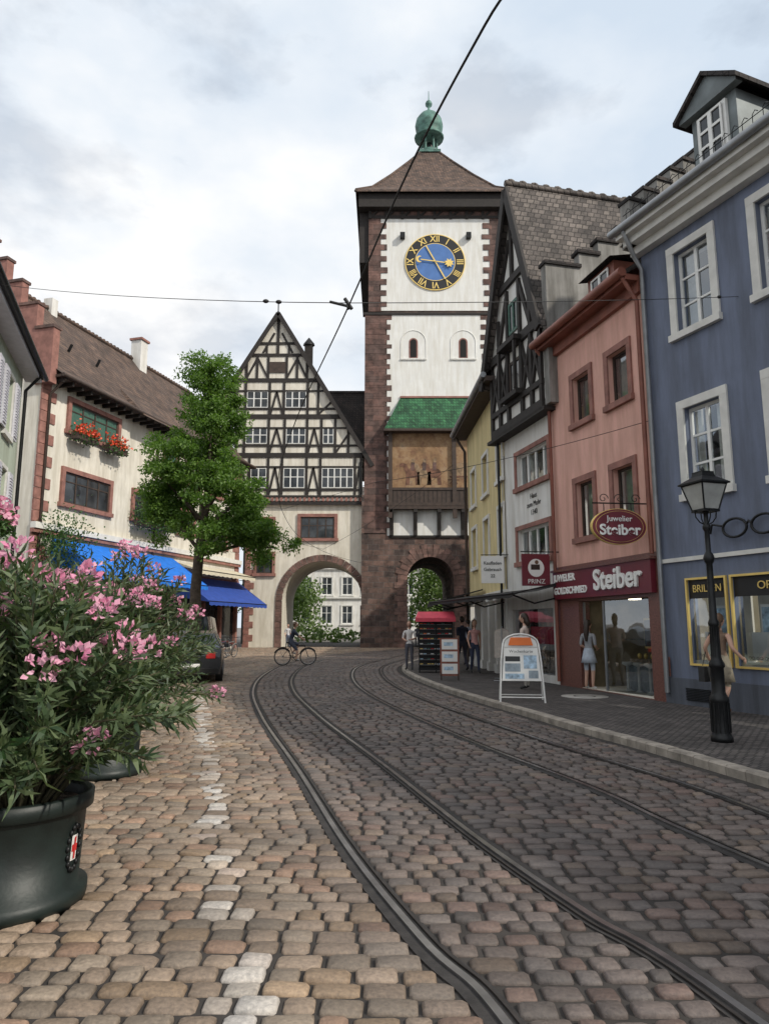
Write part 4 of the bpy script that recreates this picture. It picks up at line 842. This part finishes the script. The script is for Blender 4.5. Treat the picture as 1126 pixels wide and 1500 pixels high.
for i in range(4):
    p,r_=q[i],q[(i+1)%4]; mb.poly([(p[0]*a,p[1]*a,z0),(r_[0]*a,r_[1]*a,z0),(r_[0]*b_,r_[1]*b_,z1),(p[0]*b_,p[1]*b_,z1)],'lampglass')
    mb.tube([(p[0]*a,p[1]*a,z0-.02),(p[0]*b_,p[1]*b_,z1)],.012,'metal',6); mb.tube([(p[0]*a,p[1]*a,z0),(r_[0]*a,r_[1]*a,z0)],.011,'metal',6); mb.tube([(p[0]*b_,p[1]*b_,z1),(r_[0]*b_,r_[1]*b_,z1)],.018,'metal',6)
    mb.poly([(p[0]*.24,p[1]*.24,z1+.02),(r_[0]*.24,r_[1]*.24,z1+.02),(r_[0]*.11,r_[1]*.11,z1+.11),(p[0]*.11,p[1]*.11,z1+.11)],'metal'); mb.poly([(p[0]*.11,p[1]*.11,z1+.11),(r_[0]*.11,r_[1]*.11,z1+.11),(r_[0]*.1,r_[1]*.1,z1+.16),(p[0]*.1,p[1]*.1,z1+.16)],'metal')
mb.box(-.24,.24,-.24,.24,z1+.0,z1+.02,'metal'); mb.box(-.1,.1,-.1,.1,z1+.16,z1+.18,'metal'); mb.box(-.13,.13,-.13,.13,z0-.03,z0-.005,'metal'); mb.lathe([(.0,.26),(.03,.22),(.02,.18)],(0,0,z1),'metal',8)
o=mb.done(E); o.rotation_euler=(0,0,.3)

# ------------------------------------------------------------------ overhead wires
mb=MB('overhead_tram_wires')
mb.tube([(p.x,p.y,5.52) for p in T1 if p.y<54],.010,'wire',6)
def sag(a,b_,s=.1,n=10): return [Vector(a).lerp(Vector(b_),i/n)-Vector((0,0,s*4*(i/n)*(1-i/n))) for i in range(n+1)]
hub=(-.47,8.4,5.62)
mb.tube(sag((-8.6,14.5,9.0),hub),.006,'wire',5); mb.tube(sag(hub,(6.61,12.48,7.7),.03),.006,'wire',5)
mb.tube([(hub[0]-.22,hub[1]+.05,5.66),(hub[0],hub[1],5.58),(hub[0]+.02,hub[1]-.02,5.53)],.018,'wire',6); mb.tube([(hub[0]-.03,hub[1],5.68),(hub[0]+.06,hub[1],5.54)],.024,'wire',6)
for t in (.12,.145):
    p=Vector(hub).lerp(Vector((-8.6,14.5,9.0)),t)-Vector((0,0,.04)); mb.ell(p,(.045,.03,.028),'wire',8,6)
p=Vector(hub).lerp(Vector((6.61,12.48,7.7)),.93); mb.ell(p,(.04,.03,.03),'wire',8,6)
h2=(-3.4,24,5.6); mb.tube(sag((5.65,14.7,5.95),(-.3,21,5.9),.15),.008,'wire',5); mb.tube(sag((-.3,21,5.9),h2,.02),.007,'wire',5); mb.tube(sag(h2,(-14.2,43,9.8),.2),.007,'wire',5)
mb.tube(sag((-13.4,46,9.5),(-3.2,37,5.6),.2),.008,'wire',5); mb.tube(sag((-3.2,37,5.6),(2.9,29,8.3),.2),.008,'wire',5)
mb.done()

# ------------------------------------------------------------------ people
def person(name,loc,head=0,H=1.66,J={},top=(.5,.5,.5),bot=(.05,.05,.06),legs=None,hair='hairdark',long=.0,sleeve=True,skirt=None,shoe=(.03,.03,.03),female=True,parent=None,bag=None):
    j=dict(pel=(0,0,.93),sp=(0,0,1.10),ch=(0,0,1.28),nk=(0,-.01,1.45),hb=(0,.01,1.53),
      shL=(-.165,0,1.38),shR=(.165,0,1.38),elL=(-.22,-.03,1.11),elR=(.22,-.03,1.11),wrL=(-.22,.06,.88),wrR=(.22,.06,.88),
      hiL=(-.085,0,.88),hiR=(.085,0,.88),knL=(-.095,.02,.48),knR=(.095,.02,.48),anL=(-.10,-.03,.085),anR=(.10,-.03,.085),toL=(-.12,.11,.035),toR=(.12,.11,.035))
    j.update(J); k=H/1.7; j={a:Vector(b)*k for a,b in j.items()}
    for s in 'LR': j['pa'+s]=j['wr'+s]+(j['wr'+s]-j['el'+s]).normalized()*.06*k
    names=list(j); idx={n:i for i,n in enumerate(names)}
    f=.93 if female else 1.05
    rad=dict(pel=.125*f,sp=.105*f,ch=.125*f,nk=.05,hb=.05,sh=.062*f,el=.042*f,wr=.028,pa=.03,hi=.095*f,kn=.058,an=.038,to=.034)
    E_=[('pel','sp','t'),('sp','ch','t'),('ch','nk','t'),('nk','hb','s')]
    for s in 'LR': E_+=[('ch','sh'+s,'t'),('sh'+s,'el'+s,'u'),('el'+s,'wr'+s,'s'),('wr'+s,'pa'+s,'s'),('pel','hi'+s,'b'),('hi'+s,'kn'+s,'b'),('kn'+s,'an'+s,'l'),('an'+s,'to'+s,'f')]
    me=bpy.data.meshes.new('tmp'); me.from_pydata([tuple(j[n]) for n in names],[(idx[a],idx[b]) for a,b,_ in E_],[]); o=bpy.data.objects.new('tmp',me); COL.objects.link(o)
    md=o.modifiers.new('s','SKIN'); md.use_smooth_shade=True; sb=o.modifiers.new('u','SUBSURF'); sb.levels=1
    for n in names:
        r_=rad.get(n) or rad[n[:2]]; sv=me.skin_vertices[0].data[idx[n]]; sv.radius=(r_*k,r_*k*(.78 if n in('pel','sp','ch') else 1)); sv.use_root=(n=='pel')
    dg=bpy.context.evaluated_depsgraph_get(); em_=bpy.data.meshes.new_from_object(o.evaluated_get(dg))
    tm=cloth(top);bm_=cloth(bot);sk=M['skin']; lg=cloth(legs) if legs else sk; sh=cloth(shoe)
    mm={'t':tm,'s':sk,'u':tm if sleeve else sk,'b':bm_,'l':lg,'f':sh}
    mb=MB('body'); mb.v+=[tuple(v.co) for v in em_.vertices]
    S_=[(j[a],j[b],t) for a,b,t in E_]
    def near(p):
        bd=9;bt='t'
        for a,b,t in S_:
            d=b-a; u=max(0,min(1,(p-a).dot(d)/d.length_squared)); q=(a+d*u-p).length
            if q<bd: bd,bt=q,t
        return bt
    for pl in em_.polygons: mb.f.append(tuple(pl.vertices)); mb.mi.append(mb.mt(mm[near(pl.center)])); mb.sm.append(True)
    bpy.data.objects.remove(o)
    hc=j['hb']+Vector((0,.015,.095))*k
    def hf(p):
        q=p.copy()
        if q.z<0: q.x*=1+q.z*2.4; q.y*=1+q.z*1.2
        return q
    mb.ell(hc,(.075*k,.095*k,.118*k),sk,16,12,hf)
    mb.ell(hc+Vector((0,.097,-.012))*k,(.012*k,.018*k,.022*k),sk,8,6)
    for s in (-1,1): mb.ell(hc+Vector((s*.03,.084,.008))*k,(.012*k,.008*k,.007*k),'eye',8,6); mb.ell(hc+Vector((s*.076,0,-.005))*k,(.01*k,.02*k,.03*k),sk,8,6)
    mb.ell(hc+Vector((0,.084,-.055))*k,(.022*k,.008*k,.007*k),'lip',8,6)
    mb.ell(hc+Vector((0,-.016,.022))*k,(.086*k,.100*k,.112*k),hair,16,10,lambda p:Vector((p.x,p.y if p.y<.05 else .05+(p.y-.05)*.4,p.z if p.z>-.05 or p.y<0 else -.02)))
    if long: mb.tube([hc+Vector((0,-.05,.05))*k,hc+Vector((0,-.085,-.08))*k,hc+Vector((0,-.11,-.08-long*.5))*k,hc+Vector((0,-.11,-.08-long))*k],[.07*k,.075*k,.065*k,.03*k],hair,10)
    for s,sx in (('L',-1),('R',1)):
        w=j['wr'+s]; d=(j['pa'+s]-w).normalized(); side=Vector((0,1,0)); side=(side-d*side.dot(d)).normalized(); nn=d.cross(side)*(-sx)
        for q,l in enumerate((.062,.072,.068,.052)):
            r0=w+d*.065*k+side*(.027-.018*q)*k; mb.tube([r0,r0+d*l*.45*k,r0+(d*.8+nn*.25)*l*.8*k,r0+(d*.9+nn*.45)*l*k],[.0095*k,.009*k,.008*k,.006*k],sk,6)
        r0=w+d*.025*k+side*.025*k; mb.tube([r0,r0+(side*.7+d*.6)*.035*k,r0+(side*.6+d*1.1)*.06*k],[.011*k,.010*k,.007*k],sk,6)
    if skirt:
        ln,wd=skirt; c=j['pel']; prof=[(.118*k*f,.10),(.14*k,0),(wd*.85,-ln*.5),(wd,-ln),(wd*.93,-ln),(.1,-.0)]
        mb.lathe(prof,c,bm_,20)
    if bag:
        p=j['wr'+bag[0]]+Vector((.05 if bag[0]=='R' else -.05,0,-.12)); mb.box(p.x-.06,p.x+.06,p.y-.17,p.y+.17,p.z-.28,p.z-.02,cloth(bag[1])); mb.tube([j['sh'+bag[0]]+Vector((0,.05,.04)),p+Vector((0,.12,0))],.008,cloth(bag[1]),5); mb.tube([j['sh'+bag[0]]+Vector((0,-.05,.04)),p+Vector((0,-.12,0))],.008,cloth(bag[1]),5)
    e=empty(name,loc,head) if not parent else parent
    ob=mb.done(e)
    if parent: ob.name='rider'
    return e
step=dict(knL=(-.09,.14,.50),anL=(-.09,.16,.10),toL=(-.1,.3,.05),knR=(.09,-.0,.48),anR=(.09,-.2,.11),toR=(.1,-.07,.04),elL=(-.21,-.12,1.12),wrL=(-.21,-.12,.88),wrR=(.21,.15,.92))
bent=dict(elL=(-.23,.02,1.12),wrL=(-.1,.22,1.08),elR=(.23,.02,1.12),wrR=(.1,.22,1.05))
person('woman_in_white_blouse',(.87,25.4,.1),math.radians(170),1.66,bent,(.68,.66,.64),(.10,.10,.12),(.10,.10,.12),'hairbrown',.12)
person('girl_at_shop_window',(4.95,17.55,.1),math.radians(-50),1.62,dict(wrL=(-.12,.14,1.0),wrR=(.14,.15,1.02)),(.28,.29,.31),(.42,.47,.54),None,'hairdark',.34,True,(.25,.19),(.7,.7,.7))
person('woman_in_pink_top',(2.93,23.5,.1),math.radians(185),1.68,step,(.6,.32,.3),(.04,.05,.09),(.04,.05,.09),'hairbrown',.2,False)
person('man_in_dark_shirt',(2.68,24.9,.1),math.radians(20),1.8,step,(.03,.035,.06),(.05,.05,.07),(.05,.05,.07),'hairdark',0,True,None,(.03,.03,.03),False)
person('man_in_blue_shirt',(3.25,28.0,.1),math.radians(10),1.74,step,(.45,.5,.62),(.05,.05,.07),(.05,.05,.07),'hairdark',0,True,None,(.03,.03,.03),False)
person('shopper_in_light_top',(3.42,17.6,.1),math.radians(60),1.78,bent,(.6,.5,.44),(.3,.28,.25),(.3,.28,.25),'hairdark',.1)
person('pedestrian_in_gateway',(2.6,57.5,.0),math.radians(5),1.72,step,(.1,.1,.12),(.05,.05,.07),(.05,.05,.07),'hairdark',0,True,None,(.03,.03,.03),False)
person('pedestrian_under_tower',(4.6,56.5,.0),math.radians(185),1.7,step,(.5,.4,.38),(.08,.08,.1),(.08,.08,.1),'hairbrown',.1)
person('pedestrian_by_arch',(-7.2,53.8,.02),math.radians(200),1.72,step,(.5,.5,.52),(.08,.1,.15),(.08,.1,.15),'hairdark',0,True,None,(.03,.03,.03),False)
person('woman_with_handbag',(5.85,12.6,.1),math.radians(-60),1.68,dict(step,elR=(.28,-.08,1.15),wrR=(.37,.02,1.0),elL=(-.27,-.06,1.14),wrL=(-.30,.08,.95)),(.20,.13,.09),(.27,.23,.17),None,'hairbrown',.14,False,(.36,.2),(.2,.1,.06),True,None,('L',(.03,.03,.03)))

# ------------------------------------------------------------------ bicycles
def bicycle(name,loc,rz,lean=0,col=(.03,.03,.035)):
    e=empty(name,loc,rz); mb=MB('bicycle_frame'); fm_=cloth(col); r=.335
    for cx in (-.53,.53):
        mb.tube([(cx+r*math.cos(t),0,r+.01+r*math.sin(t)) for t in np.linspace(0,2*math.pi,33)],.018,'tyre',8,False); mb.tube([(cx+(r-.03)*math.cos(t),0,r+.01+(r-.03)*math.sin(t)) for t in np.linspace(0,2*math.pi,33)],.009,'zinc',6,False)
        for q in range(14): t=q*math.pi/7; mb.tube([(cx,.02*(-1)**q,r+.01),(cx+(r-.03)*math.cos(t),0,r+.01+(r-.03)*math.sin(t))],.002,'zinc',4,False)
        mb.tube([(cx,-.05,r+.01),(cx,.05,r+.01)],.025,'zinc',8); mb.tube([(cx+(r+.035)*math.cos(t),0,r+.01+(r+.035)*math.sin(t)) for t in np.linspace(.6,2.7,12)],.02,fm_,6)
    bb=(-.08,0,.29);st=(-.22,0,.78);hd=(.38,0,.82);hb=(.42,0,.66);ra=(-.53,0,.345)
    for a,b_ in ((bb,st),(st,hd),(bb,hb),(hd,hb)): mb.tube([a,b_],.017,fm_,8)
    for s in (-1,1): mb.tube([bb,(ra[0],s*.05,ra[2])],.01,fm_,6); mb.tube([st,(ra[0],s*.05,ra[2])],.009,fm_,6); mb.tube([hb,(.44,s*.04,.6),(.53,s*.05,.345)],.012,fm_,6)
    mb.tube([st,(-.25,0,.9)],.013,'zinc',6); mb.ell((-.27,0,.92),(.14,.07,.035),'tyre',10,6); mb.tube([hd,(.35,0,1.0)],.014,'zinc',6); mb.tube([(.25,-.28,1.03),(.36,-.16,1.03),(.36,.16,1.03),(.25,.28,1.03)],.012,'metal',6)
    mb.tube([(bb[0]+.09*math.cos(t),-.05,bb[2]+.09*math.sin(t)) for t in np.linspace(0,6.283,17)],.008,'metal',5,False); mb.tube([(bb[0],-.07,bb[2]),(bb[0]+.12,-.07,bb[2]-.1)],.01,'metal',5); mb.tube([(bb[0],.07,bb[2]),(bb[0]-.12,.07,bb[2]+.1)],.01,'metal',5)
    mb.box(bb[0]+.06,bb[0]+.18,-.17,-.07,bb[2]-.12,bb[2]-.095,'tyre'); mb.box(bb[0]-.18,bb[0]-.06,.07,.17,bb[2]+.09,bb[2]+.115,'tyre')
    mb.box(-.75,-.4,-.07,.07,.73,.75,'metal'); mb.tube([(-.7,-.06,.73),(-.53,-.05,.36)],.006,'metal',5)
    o=mb.done(e); o.rotation_euler=(lean,0,0); return e
B=bicycle('bicycle_with_rider',(-3.7,30.1,.02),math.radians(12))
re=empty('rider_rig'); re.parent=B; re.location=(-.24,0,0); re.rotation_euler=(0,0,-math.pi/2)
person('cyclist',(0,0,0),0,1.72,dict(pel=(0,0,.98),sp=(0,.06,1.13),ch=(0,.13,1.30),nk=(0,.18,1.46),hb=(0,.21,1.54),shL=(-.17,.16,1.39),shR=(.17,.16,1.39),elL=(-.26,.33,1.2),elR=(.26,.33,1.2),wrL=(-.25,.50,1.07),wrR=(.25,.50,1.07),hiL=(-.09,.02,.93),hiR=(.09,.02,.93),knL=(-.12,.40,.83),knR=(.12,.30,.60),anL=(-.12,.12,.50),anR=(.12,.26,.24),toL=(-.12,.26,.46),toR=(.12,.40,.21)),(.03,.04,.06),(.06,.07,.1),None,'hairbrown',0,True,None,(.4,.4,.4),False,re)
for i,(x,y,a) in enumerate(((-8.3,36.5,70),(-8.0,37.3,75),(-8.6,38.4,65))): bicycle('parked_bicycle',(x,y,.02),math.radians(a),.1,((.03,.05,.1),(.2,.2,.2),(.15,.02,.02))[i])

# ------------------------------------------------------------------ cars
def car(name,loc,rz,paint,st,wheels,L_):
    e=empty(name,loc,rz); mb=MB('car_body'); rg=[]
    for x,w,zb,wr,zr in st: rg.append([(x,w-.02,.24),(x,w+.02,.5),(x,w,zb),(x,wr,zr),(x,-wr,zr),(x,-w,zb),(x,-w-.02,.5),(x,-w+.02,.24)])
    for k in range(len(rg)-1):
        hi=st[k][4]-st[k][2]>.2; hj=st[k+1][4]-st[k+1][2]>.2
        for q in range(8):
            m_=paint
            if (hi or hj) and q in (2,4) : m_='dglass'
            if q==3 and (hi!=hj): m_='dglass'
            mb.raw([rg[k][q],rg[k+1][q],rg[k+1][(q+1)%8],rg[k][(q+1)%8]],[(0,1,2,3)],m_,False)
    mb.raw(rg[0],[tuple(range(8))],paint); mb.raw(rg[-1],[tuple(range(7,-1,-1))],paint)
    for x in wheels:
        for s in (-1,1):
            y=s*(st[3][1]-.08); mb.tube([(x,y-.1,.31),(x,y+.1,.31)],.31,'tyre',20); mb.tube([(x,y-.105,.31),(x,y+.105,.31)],.19,'zinc',12)
    xe=st[-1][0]
    for s in (-1,1): mb.box(xe-.08,xe+.02,s*.55-.13,s*.55+.13,.68,.88,'redlamp'); mb.box(-.03,.1,s*.5-.12,s*.5+.12,.55,.68,'lampglass'); mb.box(1.45,1.6,s*(st[3][1]+.02),s*(st[3][1]+.17),.93,1.05,paint)
    mb.box(xe-.02,xe+.012,-.26,.26,.42,.54,'signwhite'); mb.box(xe-.1,xe+.05,-.78,.78,.26,.42,'tyre'); o=mb.done(e)
    bv=o.modifiers.new('b','BEVEL'); bv.width=.02; bv.segments=2; return e
cs=[(0,.62,.55,.5,.6),(.12,.8,.7,.68,.73),(1.0,.86,.88,.72,.93),(1.75,.87,.95,.62,1.42),(2.8,.87,.95,.64,1.46),(3.6,.86,.96,.62,1.38),(4.05,.84,.94,.66,1.0),(4.2,.8,.7,.7,.75)]
vs_=[(0,.75,.8,.7,.85),(.15,.88,.95,.75,1.0),(.6,.93,1.1,.8,1.15),(1.3,.95,1.15,.8,1.95),(3.0,.95,1.15,.82,2.0),(4.7,.95,1.15,.82,1.98),(4.85,.93,1.1,.85,1.15)]
car('parked_car',(-6.35,24.6,.02),math.radians(-78),'carpaint',cs,(.8,3.3),4.2)
car('parked_van',(-8.6,33.5,.02),math.radians(-82),'vanpaint',vs_,(.9,3.9),4.9)

# ------------------------------------------------------------------ A-board, board, sunglasses stand
E=empty('a_frame_sign',(2.8,14.9,.1),math.radians(-8)); mb=MB('frame')
for y,s in ((-.32,1),(.32,-1)):
    arc=[(-.44,y,0),(-.40,y*.35,.8),(-.36,y*.2,1.15)]+[(.36*math.cos(t),y*.12,1.15+.2*math.sin(t)) for t in np.linspace(math.pi,0,9)]+[(.36,y*.2,1.15),(.40,y*.35,.8),(.44,y,0)]
    mb.tube(arc,.018,'signwhite',8); mb.tube([(-.43,y*.9,.1),(.43,y*.9,.1)],.014,'signwhite',6); mb.tube([(-.41,y*.6,.42),(.41,y*.6,.42)],.012,'signwhite',6)
def fpt(x,z,o=0):
    y=-.32*(1-z*.86) ; return (x,y-o,z)
mb.raw([fpt(-.39,.42,.02),fpt(.39,.42,.02),fpt(.34,1.08,.02),fpt(-.34,1.08,.02)],[(0,1,2,3)],'signwhite')
mb.raw([(-.34,-.055,1.085),(.34,-.055,1.085)]+[(.33*math.cos(t),-.045,1.15+.17*math.sin(t)) for t in np.linspace(0,math.pi,9)],[tuple(range(11))],'signwhite'); mb.raw([(-.25,-.075,1.12),(.25,-.075,1.12),(.2,-.07,1.28),(-.2,-.07,1.28)],[(0,1,2,3)],'orange')
for a,b_,c,d,m_ in ((-.32,-.02,.80,.90,'black'),(.05,.31,.66,.92,'poster'),(-.33,-.02,.6,.76,'signgrey'),(-.33,.05,.46,.56,'poster'),(.14,.33,.47,.62,'signgrey')): mb.raw([fpt(a,c,.024),fpt(b_,c,.024),fpt(b_,d,.024),fpt(a,d,.024)],[(0,1,2,3)],m_)
mb.done(E); text(E,'Wochenkarte',.085,(0,-.125,1.0),'black',rot=(math.radians(74),0,0),ext=.001)
E=empty('cafe_menu_board',(1.85,20.6,.1),math.radians(-5)); mb=MB('board'); mb.box(-.27,.27,-.02,.02,.12,1.18,'eavered')
for z in (.18,.52,.86): mb.box(-.22,.22,-.026,-.0205,z,z+.28,'signwhite'); mb.box(-.16,.1,-.03,-.0265,z+.1,z+.2,'poster')
for s in (-.24,.24): mb.tube([(s,-.02,0),(s,0,.3)],.02,'wood',6); mb.tube([(s,.35,0),(s,.02,1.1)],.018,'wood',6)
mb.done(E)
E=empty('sunglasses_display_stand',(1.72,24.2,.1),math.radians(-4)); mb=MB('rack')
for sx in (-.55,0,.55):
    for sy in (-.28,.28): mb.tube([(sx,sy,0),(sx,sy,1.75)],.02,'metal',6)
mb.box(-.58,.58,-.32,.32,.08,.14,'metal'); mb.box(-.56,.56,-.02,.02,.14,1.7,'black')
cols=['hairdark','redw','gold','poster','signwhite','orange','black','copper']
for r_ in range(9):
    z=.28+r_*.165; mb.box(-.55,.55,-.27,-.02,z-.035,z-.028,'zinc')
    for c_ in range(9):
        x=-.48+c_*.12; m_=random.choice(cols); mb.ell((x-.025,-.2,z),(.024,.01,.02),m_,8,5); mb.ell((x+.025,-.2,z),(.024,.01,.02),m_,8,5); mb.tube([(x-.045,-.2,z),(x-.045,-.08,z)],.004,m_,4)
mb.poly([(-.66,-.5,1.78),(.66,-.5,1.78),(.6,0,2.0),(-.6,0,2.0)],'redcloth'); mb.poly([(.66,.5,1.78),(-.66,.5,1.78),(-.6,0,2.0),(.6,0,2.0)],'redcloth'); mb.poly([(-.66,-.5,1.78),(-.6,0,2.0),(-.66,.5,1.78)],'redcloth'); mb.poly([(.66,-.5,1.78),(.66,.5,1.78),(.6,0,2.0)],'redcloth'); mb.box(-.66,.66,-.51,-.5,1.66,1.78,'redcloth')
mb.done(E)
E=empty('clothes_rail',(3.35,20.6,.1),math.radians(80)); mb=MB('rail')
for s in (-.5,.5): mb.tube([(s,0,0),(s,0,1.5)],.015,'zinc',6); mb.tube([(s,-.25,.02),(s,.25,.02)],.015,'zinc',6)
mb.tube([(-.5,0,1.5),(.5,0,1.5)],.015,'zinc',6)
for i in range(12):
    x=-.44+i*.08; c_=cloth(random.choice([(.5,.05,.08),(.6,.3,.35),(.05,.05,.07),(.5,.45,.4),(.1,.15,.35)])); mb.raw([(x,-.2,1.38),(x+.01,0,1.47),(x,.2,1.38),(x+.02,.22,.65),(x,-.22,.62)],[(0,1,2,3,4)],c_)
mb.done(E)
mb=MB('pavement_cover'); mb.lathe([(0,.004),(.5,.004),(.5,0)],(4.35,15.9,.101),plain('pale_stone_disc',(.4,.38,.35),.8,0,.15,6),32); mb.lathe([(.2,.006),(.24,.006),(.24,.0045)],(4.35,15.9,.101),'metal',24); mb.done()

# ------------------------------------------------------------------ world, sun, camera
az=Vector((.82,-.57)).normalized(); el=math.radians(37)
w=bpy.data.worlds.new('World'); S.world=w; w.use_nodes=True; nt=w.node_tree; bg=nt.nodes['Background']
sky=N(nt,'ShaderNodeTexSky',sky_type='NISHITA'); sky.sun_disc=False; sky.sun_elevation=el; sky.sun_rotation=math.atan2(az.x,az.y)
tc=N(nt,'ShaderNodeTexCoord'); mp=N(nt,'ShaderNodeMapping'); mp.inputs['Scale'].default_value=(1,1,1.9); mp.inputs['Location'].default_value=(.35,0,.1); L(nt,tc.outputs['Generated'],mp.inputs[0])
n1=noise(nt,mp.outputs[0],1.9,7,.5); n2=noise(nt,mp.outputs[0],4.2,6,.56)
cl_=ramp(nt,n1,[(.35,(6.7,7.7,8.9)),(.46,(8.4,9.0,9.7)),(.55,(10.5,10.5,10.5)),(.72,(9.6,9.8,10.1))])
cov=ramp(nt,n2,[(.33,(.75,.75,.75)),(.46,(1,1,1))])
L(nt,mix(nt,cov,sky.outputs[0],cl_),bg.inputs[0]); bg.inputs[1].default_value=.1
sl_=bpy.data.lights.new('sun','SUN'); sl_.energy=3.3; sl_.angle=math.radians(1.5); sl_.color=(1,.93,.82); so=bpy.data.objects.new('sun',sl_); COL.objects.link(so)
so.rotation_euler=Vector((az.x*math.cos(el),az.y*math.cos(el),math.sin(el))).to_track_quat('Z','Y').to_euler(); so.location=(10,-10,30)
cam=bpy.data.cameras.new('camera'); co=bpy.data.objects.new('camera',cam); COL.objects.link(co); co.location=(0,0,1.6); co.rotation_euler=(math.radians(90+9.17),0,0)
cam.sensor_fit='VERTICAL'; cam.sensor_height=36; cam.sensor_width=27; cam.lens=24.96; cam.clip_end=2000; S.camera=co
S.view_settings.view_transform='Standard'; S.view_settings.look='None'; S.view_settings.exposure=0
